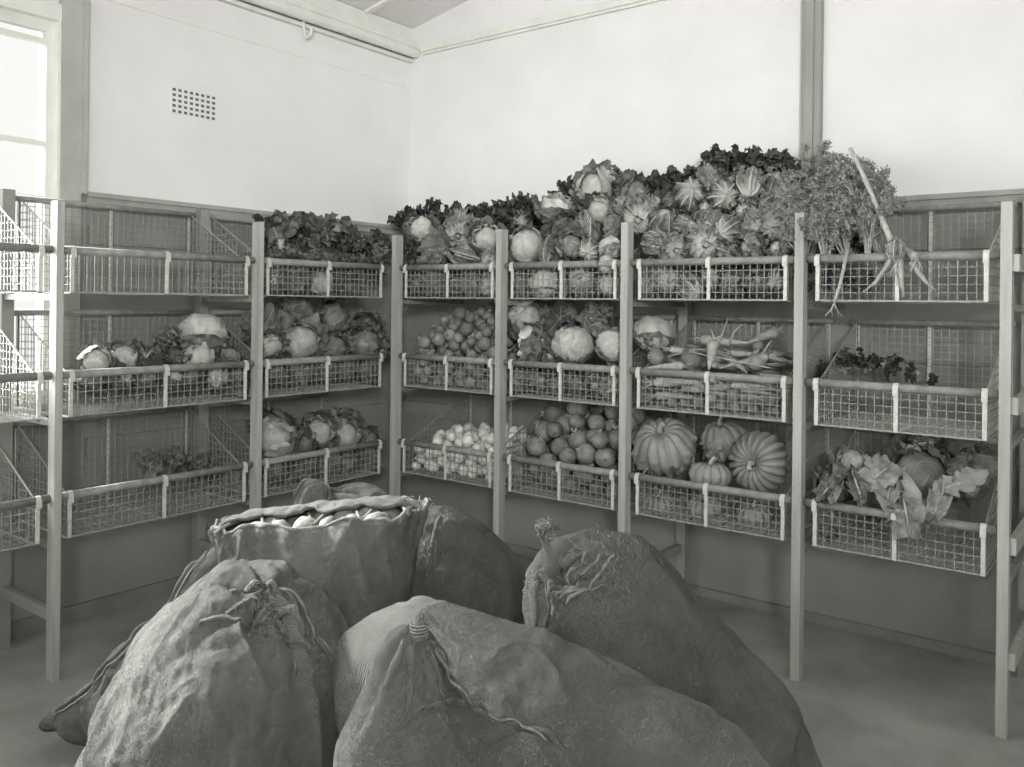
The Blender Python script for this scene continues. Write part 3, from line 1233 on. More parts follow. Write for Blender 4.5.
# bay 3
row = 'in rail row, third top basket'
for px, py, r, ty, lk in ((656, 243, 13, 'lettuce', 'tight lettuce'), (675, 249, 14, 'frilly_lettuce', 'frilly lettuce'), (704, 246, 17, 'frilly_lettuce', 'wide frilly lettuce'),
                          (729, 253, 12, 'lettuce', 'small lettuce'), (749, 247, 15, 'frilly_lettuce', 'frilly lettuce'), (778, 250, 14, 'lettuce', 'ribbed lettuce')):
    item(ty, px, py, r, ('Y', 3.56), 'cam', lk, row)
row = 'in second row, third top basket'
for px, py, r, ty, lk in ((640, 217, 18, 'frilly_lettuce', 'big frilly lettuce'), (664, 220, 15, 'lettuce', 'folded lettuce'), (689, 229, 17, 'lettuce', 'strongly ribbed lettuce'),
                          (711, 224, 12, 'leafy_cabbage', 'dim leafy cabbage'), (729, 230, 14, 'lettuce', 'round lettuce'), (757, 225, 15, 'frilly_lettuce', 'frilly lettuce'), (779, 226, 19, 'frilly_lettuce', 'large frilly lettuce')):
    item(ty, px, py, r, ('Y', 3.64), 'cam', lk, row)
row = 'in third row, third top basket'
for px, py, r, ty, lk in ((690, 196, 16, 'lettuce', 'pale lettuce with bold white ribs'), (723, 196, 15, 'lettuce', 'round cut lettuce rosette'), (705, 208, 11, 'frilly_lettuce', 'shaded small lettuce'),
                          (744, 211, 14, 'lettuce', 'leaning lettuce'), (768, 204, 13, 'lettuce', 'narrow lettuce'), (789, 203, 17, 'frilly_lettuce', 'bushy lettuce')):
    item(ty, px, py, r, ('Y', 3.72), 'cam', lk, row)
row = 'in fourth row, third top basket'
for px, py, r, ty, lk in ((712, 180, 13, 'frilly_lettuce', 'small lettuce'), (751, 184, 16, 'lettuce', 'lettuce tied at its tip'), (776, 182, 15, 'lettuce', 'spiral lettuce'), (733, 180, 10, 'chard', 'dark leaf bunch'), (672, 203, 12, 'green_cabbage', 'dull small cabbage')):
    item(ty, px, py, r, ('Y', 3.78), 'cam', lk, row)
row = 'at pile peak, third top basket'
for px, py, r, ty, lk in ((702, 170, 22, 'chard', 'dark spreading leaf bunch'), (722, 162, 22, 'chard', 'dark crinkled leaf bunch'), (745, 160, 21, 'chard', 'dark leaf bunch with upright points'), (768, 160, 22, 'chard', 'dark drooping leaf bunch'), (787, 166, 21, 'chard', 'blackish leaf bunch'),
                          (684, 182, 17, 'chard', 'low dark leaf bunch')):
    item(ty, px, py, r, ('Y', 3.88), 'up', lk, row)
row = 'behind the third top mesh'
for px, py, r, ty in ((648, 283, 11, 'frilly_lettuce'), (667, 280, 13, 'frilly_lettuce'), (691, 286, 13, 'lettuce'), (712, 280, 11, 'lettuce'), (733, 282, 14, 'frilly_lettuce'), (758, 282, 14, 'frilly_lettuce'), (779, 279, 12, 'lettuce')):
    item(ty, px, py, r, ('Y', 3.58), 'cam', {'frilly_lettuce': 'frilly lettuce', 'lettuce': 'ribbed lettuce'}[ty], row)

# bay 4: celery and the like
CEL = [celery_mesh(.42, 13, 31, .30), celery_mesh(.42, 14, 32, .35), celery_mesh(.46, 12, 33, .22), celery_mesh(.38, 15, 34, .5)]
row = 'in the celery heap'
cel = [(800, 262, 3.60, (.05, .12, 1)), (812, 258, 3.62, (.25, .05, 1)), (826, 262, 3.60, (.10, .10, 1)), (838, 262, 3.64, (.0, .12, 1)), (852, 264, 3.62, (.08, .05, 1)), (866, 262, 3.60, (-.02, .1, 1)),
       (880, 263, 3.58, (-.18, .1, 1)), (820, 250, 3.80, (.15, 0, 1)), (845, 248, 3.82, (-.05, 0, 1)), (868, 250, 3.80, (-.12, .0, .9)), (800, 240, 3.78, (.3, 0, 1)),
       (806, 262, 3.52, (-.05, -.35, 1)), (826, 264, 3.50, (.12, -.4, 1)), (847, 262, 3.52, (-.1, -.35, 1)), (868, 264, 3.50, (.05, -.3, 1))]
lk = ['celery bunch with dense leaf', 'celery bunch leaning right', 'celery bunch with pale stalks', 'upright celery bunch', 'tall celery bunch', 'celery bunch near the front',
      'celery bunch leaning left', 'leafy rear celery bunch', 'feathery rear celery bunch', 'thin tipped rear celery bunch', 'celery bunch half behind the lettuces',
      'short celery bunch tilted out', 'short front celery bunch', 'low celery bunch tilted out', 'short celery bunch over the rail']
for i, (px, py, Y, ax) in enumerate(cel):
    loc = atY(px, py, Y)
    r = put(CEL[i % 4], 'celery_bunch', loc, ax, .62 if i > 10 else .92 if Y < 3.7 else .98, cat='celery')
    ITEMS.append((row, px, lk[i], r))
for px, py, rp, Y in ((806, 278, 12, 3.58), (827, 280, 11, 3.58), (848, 281, 11, 3.58), (868, 282, 10, 3.58)):
    item('chard', px, py, rp, ('Y', Y), 'side', 'dark leaf clump', 'behind the fourth top mesh')
item('green_cabbage', 845, 189, 10, ('Y', 3.66), 'face', label='rounded pale cabbage tucked among the celery leaves')
item('chard', 858, 215, 22, ('Y', 3.66), 'up', label='dark leafy bunch in the middle of the celery heap')
item('chard', 828, 236, 22, ('Y', 3.66), 'up', label='dark leaf bunch low in the celery heap, left side')
item('chard', 856, 244, 18, ('Y', 3.60), 'up', label='dark leaf bunch low in the celery heap, right side')

# leeks leaning out over the rail
def pixpts(L):
    return [tuple(atY(px, py, Y)) for px, py, Y in L]


def leek(label, line, r0, r1, roots, bulb=1.5):
    P = np.array(pixpts(line))
    n = 14
    t = np.linspace(0, 1, len(P)); tt = np.linspace(0, 1, n)
    C = np.stack([np.interp(tt, t, P[:, i]) for i in range(3)], -1)
    for _ in range(2):
        C[1:-1] = (C[:-2] + 2 * C[1:-1] + C[2:]) / 4
    o0 = Vector(C[-1])
    C = C - np.array(o0)
    root = empty('leek', o0)
    rr = np.interp(tt, [0, .8, .93, 1], [r0, r1, r1 * bulb, r1 * .7])
    MB().tube(C, rr, 9).build('shaft', M['parsnip'], root, smooth=True)
    m = MB()
    rnd = random.Random(len(label))
    for i in range(roots):
        a = rnd.uniform(0, 6.28)
        d = np.array((math.cos(a) * .5, math.sin(a) * .3, -1))
        m.tube([(0, 0, 0), d * .025, d * .05 + np.array((rnd.uniform(-1, 1), 0, 0)) * .02], [.002, .0015, .0008], 4)
    m.build('root_hairs', M['stalk'], root)
    tag(root, label, 'leek')
    return root


leek('long pale leek standing tallest, leaning right out of the celery', [(850, 148, 3.48), (862, 172, 3.46), (880, 215, 3.44), (893, 245, 3.42), (896, 262, 3.41)], .007, .012, 12)
leek('short leek with a white bulb end resting over the rail', [(884, 228, 3.56), (895, 244, 3.50), (908, 252, 3.42), (917, 258, 3.40)], .009, .013, 5)
leek('thin leek hanging down in front of the fourth mesh', [(848, 248, 3.46), (845, 262, 3.42), (840, 285, 3.41), (834, 303, 3.41)], .006, .007, 8, 1.1)
for lab, ln in (('forked root leg pointing down left below the leaning leeks', [(896, 250, 3.43), (888, 264, 3.41), (876, 282, 3.41), (862, 293, 3.41)]),
                ('forked root leg pointing straight down below the leeks', [(900, 258, 3.42), (901, 272, 3.41), (902, 286, 3.41), (904, 297, 3.41)]),
                ('forked root leg pointing down right below the leeks', [(912, 262, 3.42), (918, 272, 3.41), (926, 282, 3.41), (936, 291, 3.41)])):
    P = np.array(pixpts(ln)); o0 = Vector(P[0])
    root = empty('parsnip', o0)
    MB().tube(P - np.array(o0), [.011, .010, .007, .003], 8).build('root', M['parsnip'], root, smooth=True)
    MB().tube([(0, 0, 0), (0.004, 0, .02), (0, 0, .045)], [.006, .004, .003], 6).build('stalk_stub', M['stalk'], root, smooth=True)
    tag(root, lab, 'parsnip')
item('lettuce', 895, 249, 9, ('Y', 3.40), 'up', label='small pale lettuce heart where the leaning leeks cross the rail')

# ---- back rack, middle tier -------------------------------------------------------------
row = 'on the second middle rail'
item('leafy_cabbage', 526, 318, 18, ('Y', 3.64), 'face', 'dark-hearted cabbage with pale torn leaf', row)
item('leafy_cabbage', 535, 345, 18, ('Y', 3.56), 'side', 'tilted cabbage with a white half', row)
item('cabbage', 573, 345, 21, ('Y', 3.58), 'up', 'large bright white cabbage', row)
item('cabbage', 613, 345, 17, ('Y', 3.56), 'side', 'veined cabbage', row)
item('greens', 560, 318, 19, ('Y', 3.76), 'face', 'dull leaf clump', row)
item('greens', 603, 318, 22, ('Y', 3.72), 'face', 'broad pale leaf clump', row)
item('frilly_lettuce', 550, 357, 8, ('Y', 3.52), 'cam', 'tiny frilly sprout', row)
row = 'behind the second middle mesh'
for i, px in enumerate((521, 540, 558, 576, 595, 612)):
    item('frilly_lettuce', px, 380 + i * 1.2, 11.5, ('Y', 3.57), 'cam', 'shaggy lettuce', row)
item('cabbage', 653, 333, 19, ('Y', 3.66), 'up', label='round cabbage at the left end of the carrot basket')
# ---- back rack, bottom right: cauliflower with big leaves
item('green_cabbage', 921, 474, 31, ('Y', 3.72), 'face', label='huge dark open cabbage filling the bottom basket, far right bay', squash=.8)
item('leafy_cabbage', 852, 462, 16, ('Y', 3.66), 'up', label='pale leaved cabbage at the left of the bottom right basket')
item('green_cabbage', 836, 484, 18, ('Y', 3.62), 'face', label='drooping-leaved cabbage beside the fourth post, bottom basket')
item('green_cabbage', 972, 476, 24, ('Y', 3.78), 'side', label='shaded round cabbage at the right end of the bottom basket')
item('green_cabbage', 880, 500, 17, ('Y', 3.66), 'side', label='shadowed cabbage low in the middle of the bottom right basket')


def big_leaf(label, line, wid, up, material, ruf=.25, crinkle=.2, stalk=.006, pw=.5):
    P = np.array(pixpts(line))
    o0 = Vector(P[0])
    P = P - np.array(o0)
    root = empty('cabbage_leaf', o0)
    m = MB()
    blade(m, P, wid * 1.08, up, ruf * 1.5, 9, .3, len(label) * .37, 21, crinkle * 2.2, pw=pw, jag=.05)
    m.build('blade', M['dull'] if material is M['dull'] else M['cabl'], root, smooth=True, uv=True)
    m = MB()
    m.tube(P, np.linspace(stalk, stalk * .25, len(P)), 6)
    m.build('midrib', M['stalk'], root, smooth=True)
    tag(root, label, 'cabbage leaf')
    return root


UPC = (0, -1, .35)
big_leaf('fan-shaped pale striped leaf at the centre of the bottom right basket', [(893, 463, 3.56), (884, 470, 3.50), (874, 478, 3.47), (863, 483, 3.47)], .062, UPC, M['cab'], .15, .1)
big_leaf('ruffled pale leaf hanging over the mesh of the bottom right basket', [(900, 488, 3.50), (904, 502, 3.435), (907, 518, 3.42), (909, 537, 3.42)], .072, (0, -1, .1), M['cab'], .35, .2)
big_leaf('leaf hanging beside the middle strap, bottom right basket', [(893, 480, 3.52), (889, 492, 3.44), (886, 505, 3.43)], .04, (0, -1, .1), M['cab'], .25, .2)
big_leaf('long pale leaf reaching right to the end post, bottom basket', [(935, 492, 3.50), (952, 486, 3.46), (968, 482, 3.45), (990, 476, 3.45)], .045, (0, -.8, .8), M['cab'], .2, .1)
big_leaf('leaf curling down past the rim right of the ruffled leaf', [(945, 480, 3.50), (942, 496, 3.44), (936, 510, 3.42), (928, 522, 3.42)], .036, (0, -1, .2), M['cab'], .25, .2)
big_leaf('drooping leaf against the fourth post, bottom right basket', [(848, 470, 3.56), (836, 478, 3.48), (826, 490, 3.44), (818, 503, 3.43)], .036, (-.3, -1, .2), M['dull'], .3, .3)
big_leaf('narrow pale leaf dangling just right of the fourth post', [(842, 474, 3.54), (838, 484, 3.47), (834, 494, 3.44), (831, 504, 3.43)], .022, (0, -1, .1), M['cab'], .25, .2)
big_leaf('leaf turned down over the rail left of the striped fan leaf', [(852, 470, 3.54), (856, 482, 3.46), (860, 494, 3.43), (862, 506, 3.43)], .03, (0, -1, .1), M['dull'], .3, .3)
big_leaf('leaf behind the mesh, left part of the bottom right basket', [(832, 510, 3.50), (832, 520, 3.49), (832, 530, 3.49), (832, 542, 3.49)], .035, (0, -1, 0), M['dull'], .3, .3)
big_leaf('leaf stub poking through the top of the big dark cabbage', [(905, 452, 3.62), (914, 446, 3.60), (922, 443, 3.60), (934, 443, 3.60)], .036, (0, -.5, .9), M['dull'], .3, .3)

row = 'lying in the fourth middle basket'
for px, py, r in ((822, 372, 12), (842, 362, 17), (868, 360, 17), (892, 365, 14), (912, 374, 10), (932, 380, 8)):
    item('chard', px, py, r, ('Y', 3.78), 'side' if r < 15 else 'up', 'dark wilted leaf clump', row)

# ---- left rack ---------------------------------------------------------------------------
item('cabbage', 203, 333, 23, ('X', -3.66), 'up', label='bright round cabbage on top of the leaves, left rack middle shelf')
row = 'around the bright cabbage, left rack'
for px, py, r, ty, lk in ((96, 361, 15, 'leafy_cabbage', 'flattened pale leaf head'), (124, 357, 14, 'leafy_cabbage', 'loose cabbage'), (147, 346, 17, 'greens', 'leaf clump'),
                          (166, 338, 17, 'greens', 'crumpled leaf clump'), (198, 359, 17, 'leafy_cabbage', 'pale cabbage with spread leaves'), (176, 358, 15, 'greens', 'limp leaf clump'), (226, 357, 14, 'green_cabbage', 'shaded cabbage')):
    item(ty, px, py, r, ('X', -3.62), 'up' if ty != 'leafy_cabbage' else 'face', lk, row)
row = 'behind left rack middle mesh'
for px, py, r, ty in ((92, 382, 14, 'green_cabbage'), (118, 380, 14, 'leafy_cabbage'), (144, 380, 13, 'green_cabbage'), (168, 379, 13, 'leafy_cabbage'), (192, 378, 13, 'green_cabbage'), (215, 377, 13, 'leafy_cabbage'), (236, 376, 11, 'green_cabbage')):
    item(ty, px, py, r, ('X', -3.59), 'up', 'half hidden ' + {'green_cabbage': 'green', 'leafy_cabbage': 'pale'}[ty] + ' cabbage', row)
row = 'in left rack bottom heap'
for px, py, r in ((150, 466, 14), (172, 462, 15), (193, 463, 15), (212, 466, 12)):
    item('greens', px, py, r, ('X', -3.72), 'face', 'shadowy leaf clump', row)
row = 'on top shelf by corner'
for px, py, r, ty, lk in ((263, 222, 13, 'chard', 'small dark leaf tuft'), (282, 236, 25, 'greens', 'dark floppy leaf bunch'), (303, 230, 21, 'chard', 'dark crisp leaf bunch'), (323, 231, 24, 'greens', 'arching leaf bunch'),
                          (345, 237, 24, 'chard', 'dark wide leaf bunch'), (364, 243, 22, 'greens', 'drooping leaf bunch'), (380, 246, 17, 'chard', 'end leaf bunch')):
    item(ty, px, py, r, ('X', -3.70), 'up', lk, row)
row = 'spilling over rail by corner'
for px, py, r, ty, lk in ((290, 264, 17, 'greens', 'hanging leaf bunch'), (318, 266, 16, 'greens', 'hanging leaf bunch with pale ribs'), (347, 268, 17, 'chard', 'hanging dark leaf bunch'), (373, 268, 15, 'chard', 'black hanging leaf bunch')):
    item(ty, px, py, r, ('X', -3.55), 'hang', lk, row)
row = 'behind top mesh by corner'
for px, py, r, ty in ((296, 282, 13, 'green_cabbage'), (320, 282, 14, 'leafy_cabbage'), (345, 282, 13, 'green_cabbage'), (273, 281, 11, 'leafy_cabbage')):
    item(ty, px, py, r, ('X', -3.62), 'cam', {'green_cabbage': 'green', 'leafy_cabbage': 'paler'}[ty] + ' cabbage', row)
row = 'in back row, middle shelf by corner'
for px, py, r, ty in ((262, 324, 16, 'green_cabbage'), (297, 312, 17, 'green_cabbage'), (334, 318, 17, 'green_cabbage'), (365, 328, 15, 'green_cabbage')):
    item(ty, px, py, r, ('X', -3.76), 'cam', 'dark round cabbage', row)
row = 'in front row, middle shelf by corner'
for px, py, r, ty, lk in ((269, 346, 13, 'leafy_cabbage', 'cabbage with torn leaf'), (301, 341, 19, 'leafy_cabbage', 'open cabbage with white heart'), (334, 348, 15, 'green_cabbage', 'dark cabbage'), (363, 344, 16, 'green_cabbage', 'round dark cabbage'), (382, 346, 9, 'green_cabbage', 'small cabbage')):
    item(ty, px, py, r, ('X', -3.60), 'face', lk, row)
row = 'behind middle mesh by corner'
for px, py, r in ((276, 372, 12), (299, 371, 12), (322, 370, 12), (344, 369, 12), (365, 368, 11)):
    item('green_cabbage', px, py, r, ('X', -3.60), 'cam', 'shaded cabbage', row)
row = 'on bottom shelf by corner'
for px, py, r, ty, lk in ((274, 437, 22, 'leafy_cabbage', 'large loose cabbage'), (300, 446, 13, 'green_cabbage', 'low dark cabbage'), (319, 432, 16, 'leafy_cabbage', 'open cabbage'), (344, 436, 17, 'leafy_cabbage', 'cabbage with limp leaves'), (367, 440, 12, 'green_cabbage', 'small dark cabbage')):
    item(ty, px, py, r, ('X', -3.63), 'face', lk, row)
row = 'behind bottom mesh by corner'
for px, py, r in ((276, 470, 13), (300, 469, 13), (324, 466, 13), (347, 463, 13), (368, 460, 12)):
    item('green_cabbage', px, py, r, ('X', -3.60), 'cam', 'dim cabbage', row)
label_rows()


# ================================================================== heaps of roots
class Heap:
    def __init__(self, seed):
        self.s = []
        self.r = random.Random(seed)

    def add(self, x, y, z, r):
        self.s.append((x, y, z, r))

    def drop(self, x, y, r, z0):
        z = z0 + r
        for (a, b, c, q) in self.s:
            dd = (r + q) ** 2 * .93 - (x - a) ** 2 - (y - b) ** 2
            if dd > 0:
                z = max(z, c + math.sqrt(dd))
        return z

    def fill(self, n, x0, x1, y0, y1, rlo, rhi, z0, top, tries=14):
        out = []
        for _ in range(n):
            best = None
            r = self.r.uniform(rlo, rhi)
            for _ in range(tries):
                x, y = self.r.uniform(x0 + r, x1 - r), self.r.uniform(y0 + r, y1 - r)
                z = self.drop(x, y, r, z0)
                if z + r * .4 > top(x, y):
                    continue
                if best is None or z < best[2]:
                    best = (x, y, z, r)
            if best:
                self.s.append(best)
                out.append(best)
        return out


def roundroot(R, sz, amp, seed, tail, material, neck, stub):
    m = MB()
    sph(m, R, 16, 12, sz, amp, 1.8, seed)
    if tail:
        m.tube([(0, 0, -R * sz * .9), (.02 * R, 0, -R * sz * 1.15), (.1 * R, .05 * R, -R * sz * 1.5)], [R * .2, R * .08, R * .02], 6)
    if neck:
        m.tube([(0, 0, R * sz * .85), (0, 0, R * sz * 1.12), (.03 * R, 0, R * sz * 1.28)], [R * .35, R * .16, R * .06], 8)
    o = [('body', m.data('body', material))]
    if stub:
        m = MB()
        rnd = random.Random(seed)
        for i in range(5):
            a = i * 1.25
            q = np.array((math.cos(a), math.sin(a), 0)) * R * .14 + np.array((0, 0, R * sz * .93))
            m.tube([q, q + np.array((math.cos(a) * .3, math.sin(a) * .3, 1)) * R * rnd.uniform(.2, .45)], [R * .08, R * .05], 5)
        o.append(('stalk_stub', m.data('stalk_stub', M['stalk'])))
    return o


def scatter(heap, protos, base, name, cat, label, group, up=.5):
    for (x, y, z, r) in heap:
        p = protos[RR.randrange(len(protos))]
        ax = (RR.gauss(0, 1), RR.gauss(0, 1), RR.gauss(0, 1) + up)
        rt = put(p, name, (x, y, z), ax, r / base, cat=cat, label=label, group=group)


bz = [z - .166 + .006 for z in TIERS]
# turnips: first bay, middle
P_T = [roundroot(.035, .88, .06, s, True, M['turnip'], False, True) for s in (41, 42, 43)]
H = Heap(5)
def top_t(x, y):
    return TIERS[1] + .09 + .22 * min(1, (y - 3.46) / .35) - .06 * max(0, (PX[0] + .14 - x) / .14)
hp = H.fill(290, PX[0] + .06, PX[1] - .06, PY + .03, PY + .55, .027, .041, bz[1], top_t)
scatter(hp, P_T, .035, 'turnip', 'turnip', 'small dusky turnip in the heap filling the first middle basket', 'turnips in the first middle basket')
# onions: first bay, bottom
P_O = [roundroot(.033, .95, .04, s, False, M['onion'], True, False) for s in (45, 46)]
H = Heap(6)
def top_o(x, y):
    return TIERS[2] - .04 + max(0, (x - PX[0] - .10)) * .36 + .08 * min(1, (y - 3.46) / .3)
hp = H.fill(200, PX[0] + .06, PX[1] - .06, PY + .03, PY + .50, .026, .036, bz[2], top_o)
scatter(hp, P_O, .033, 'onion', 'onion', 'pale-skinned onion in the first bottom basket', 'onions in the first bottom basket')
# swedes: second bay, bottom
P_S = [roundroot(.055, .95, .06, s, True, M['swede'], False, True) for s in (47, 48, 49)]
H = Heap(11)
def top_s(x, y):
    return TIERS[2] + .11 + .19 * min(1, (y - 3.46) / .3) - .12 * max(0, 1 - (x - PX[1]) / .25)
hp = H.fill(110, PX[1] + .06, PX[2] - .06, PY + .03, PY + .54, .042, .060, bz[2], top_s, 30)
scatter(hp, P_S, .055, 'swede', 'swede', 'round earthy swede in the heap of the second bottom basket', 'swedes in the second bottom basket')

# carrots, parsnips and beetroots: third bay, middle
P_C = [root_mesh(.19, .021, M['carrot'], s) for s in (51, 52, 53)]
P_P = [root_mesh(.24, .026, M['parsnip'], s) for s in (54, 55)]
P_B = [roundroot(.04, .95, .05, s, True, M['turnip'], False, True) for s in (56, 57)]
x0, x1 = PX[2] + .09, PX[3] - .09
rn = random.Random(17)
def lay(protos, name, label, cat, n, zr, yr, group, L, edge=.09, xr=None):
    for i in range(n):
        a = rn.choice((0, PI)) + rn.gauss(0, .45)
        ax = Vector((math.cos(a), math.sin(a) * .7, rn.gauss(0, .12)))
        ax.normalize()
        lo, hi = (x0, x1) if xr is None else xr
        mid = Vector((rn.uniform(lo + edge, hi - edge), rn.uniform(*yr), rn.uniform(*zr)))
        loc = mid + ax * L * .5
        loc.x = min(max(loc.x, x0 - .03), x1 + .03)
        put(protos[i % len(protos)], name, loc, ax, rn.uniform(.75, 1.05), cat=cat, label=label, group=group)
lay(P_C, 'carrot', 'earthy carrot lying behind the mesh of the third middle basket', 'carrot', 30, (bz[1] + .03, TIERS[1] - .03), (PY + .06, PY + .30), 'carrots behind the third middle mesh', .19)
lay(P_P, 'parsnip', 'pale parsnip lying behind the mesh of the third middle basket', 'parsnip', 9, (bz[1] + .03, TIERS[1] - .02), (PY + .05, PY + .20), 'parsnips behind the third middle mesh', .24)
lay(P_C, 'carrot', 'earthy carrot in the heap above the rail, third middle basket', 'carrot', 44, (TIERS[1] + .0, TIERS[1] + .10), (PY + .15, PY + .48), 'carrots heaped in the third middle basket', .19)
H = Heap(3)
hp = H.fill(16, x0, x1, PY + .04, PY + .16, .022, .036, bz[1], lambda x, y: TIERS[1] - .02)
scatter(hp, P_B, .04, 'beetroot', 'beetroot', 'small beetroot behind the mesh of the third middle basket', 'beetroots behind the third middle mesh')
def one(parts, name, cat, label, px, py, Y, ax, s, roll=0):
    return put(parts, name, atY(px, py, Y), ax, s, roll, cat, label)
def segroot(parts, name, cat, label, a, b, s, L):
    A, B = atY(*a), atY(*b)
    d = (A - B)
    return put(parts, name, A, d, (s, s, d.length / L), 0, cat, label)
segroot(P_P[0], 'parsnip', 'parsnip', 'fat pale parsnip pointing straight down over the carrot rail', (714, 341, 3.52), (707, 372, 3.44), 1.15, .24)
segroot(P_P[1], 'parsnip', 'parsnip', 'long parsnip lying across the top of the carrot heap', (702, 339, 3.66), (747, 346, 3.60), 1.1, .24)
segroot(P_P[0], 'parsnip', 'parsnip', 'parsnip slanting up at the right back of the carrot heap', (778, 331, 3.72), (742, 344, 3.66), 1.1, .24)
segroot(P_C[1], 'carrot', 'carrot', 'carrot lying flat along the rail right of the upright parsnip', (768, 357, 3.55), (718, 366, 3.50), 1.0, .19)
segroot(P_C[2], 'carrot', 'carrot', 'slim carrot slanting over the rail near the fourth post', (728, 358, 3.55), (750, 372, 3.48), .9, .19)
segroot(P_P[1], 'parsnip', 'parsnip', 'slender parsnip lying left along the carrot rail', (684, 366, 3.52), (642, 366, 3.49), .8, .24)
one(P_B[0], 'beetroot', 'beetroot', 'beetroot beside the third post in the carrot basket', 656, 357, 3.56, (-.3, -1, .1), 9 / FOC * 3.9 / .04)
one(P_B[1], 'beetroot', 'beetroot', 'large dark beetroot left of the upright parsnip', 692, 358, 3.58, (.3, -.6, .6), 12 / FOC * 3.8 / .04)
one(P_B[0], 'beetroot', 'beetroot', 'beetroot standing at the right of the carrot heap', 757, 362, 3.55, (0, -.3, 1), 10 / FOC * 3.7 / .04)
one(P_B[1], 'beetroot', 'beetroot', 'small round beetroot perched high on the carrot heap', 758, 346, 3.64, (0, -.5, 1), 6 / FOC * 3.7 / .04)
for i, (a, b, c) in enumerate((((716, 350, 3.6), (722, 335, 3.62), (728, 318, 3.66)), ((728, 346, 3.6), (734, 332, 3.6), (742, 324, 3.62)), ((668, 357, 3.55), (690, 350, 3.55), (712, 349, 3.56)), ((762, 356, 3.56), (768, 345, 3.56), (772, 340, 3.58)),
                              ((690, 352, 3.52), (735, 361, 3.5), (770, 368, 3.5)))):
    P = np.array(pixpts((a, b, c))); o0 = Vector(P[0])
    t = MB().tube(P - np.array(o0), [.0045, .003, .0025], 6).build('leaf_stalk', M['stalk'], smooth=True)
    t.location = o0
    tag(t, ['thin stalk standing up in the middle of the carrot heap', 'short forked stalk standing just right of the tall one', 'thin stalk slanting from the left beetroot to the upright parsnip', 'little curved stalk beside the perched beetroot',
            'long thin stalk lying low above the carrot rail'][i], 'stalk')

# pumpkins: third bay, bottom
def pump(label, px, py, rpx, Y, ax, sz, ribs, seed, wart=0., ribd=.16, dim=.3, roll=0., amp=.04):
    loc = atY(px, py, Y)
    d = loc.x * FW[0] + loc.y * FW[1]
    R = rpx / FOC * d
    put(pumpkin_mesh(R, sz, ribs, seed, wart, ribd, dim, amp), 'pumpkin', loc, ax, 1, roll, 'pumpkin', label)


pump('large warty pumpkin beside the third post', 664, 446, 31, 3.66, (.05, -.55, .8), .88, 14, 61, .14, .13, .30)
pump('knobbly pumpkin half hidden behind the two round ones', 724, 440, 23, 3.80, (-.2, -.2, 1), .9, 11, 62, .30, .14, .2, amp=.09)
pump('small flat pumpkin between the two large ones', 710, 475, 21, 3.58, (0, .1, 1), .68, 12, 63, 0, .15, .25)
pump('large deep-ribbed pumpkin with its stem facing the room', 759, 462, 31, 3.62, (-.12, -1, .05), .74, 19, 64, 0, .22, .35, -1.2)
pump('pumpkin behind the mesh, left part of the bottom basket', 659, 504, 17, 3.66, (0, -.2, 1), .72, 12, 65)
pump('pumpkin behind the mesh, centre of the bottom basket', 705, 507, 17, 3.66, (0, -.2, 1), .72, 13, 66)
pump('pumpkin behind the mesh, right part of the bottom basket', 754, 515, 18, 3.68, (0, -.2, 1), .72, 12, 67)

# ================================================================== sacks
M['sack'] = burlap('coarse jute sacking', .13, .21)
M['sack2'] = burlap('worn jute sacking', .10, .17, 7)
M['cord'] = mat('jute cord', .11, .18, scale=60, rough=.9, bump=.6, bscale=150, spec=.1)
M['inside'] = mat('sack lining in shade', .16, .22, scale=12, rough=.95, bump=.4, spec=.1)


def ico_dirs(n_lat, n_lon):
    th = np.linspace(0, PI, n_lat)
    ph = np.linspace(.75 * PI, 2.75 * PI, n_lon, endpoint=False)
    T, F = np.meshgrid(th, ph, indexing='ij')
    return np.stack([np.sin(T) * np.cos(F), np.sin(T) * np.sin(F), np.cos(T)], -1)


def blob_f(P, blobs, kk):
    """smooth union of ellipsoids: (centre, radii, yaw, tilt)"""
    acc = None
    for c, rad, Rm in blobs:
        q = (P - c) @ Rm
        k0 = np.linalg.norm(q / rad, axis=-1)
        k1 = np.linalg.norm(q / (rad * rad), axis=-1) + 1e-9
        d = k0 * (k0 - 1) / k1
        e = np.exp(-np.clip(d / kk, -60, 60))
        acc = e if acc is None else acc + e
    return -kk * np.log(acc + 1e-30)


def rotm(axis):
    """rows of a rotation whose local z lies along axis"""
    q = Vector((0, 0, 1)).rotation_difference(Vector(axis).normalized())
    return np.array(q.to_matrix())


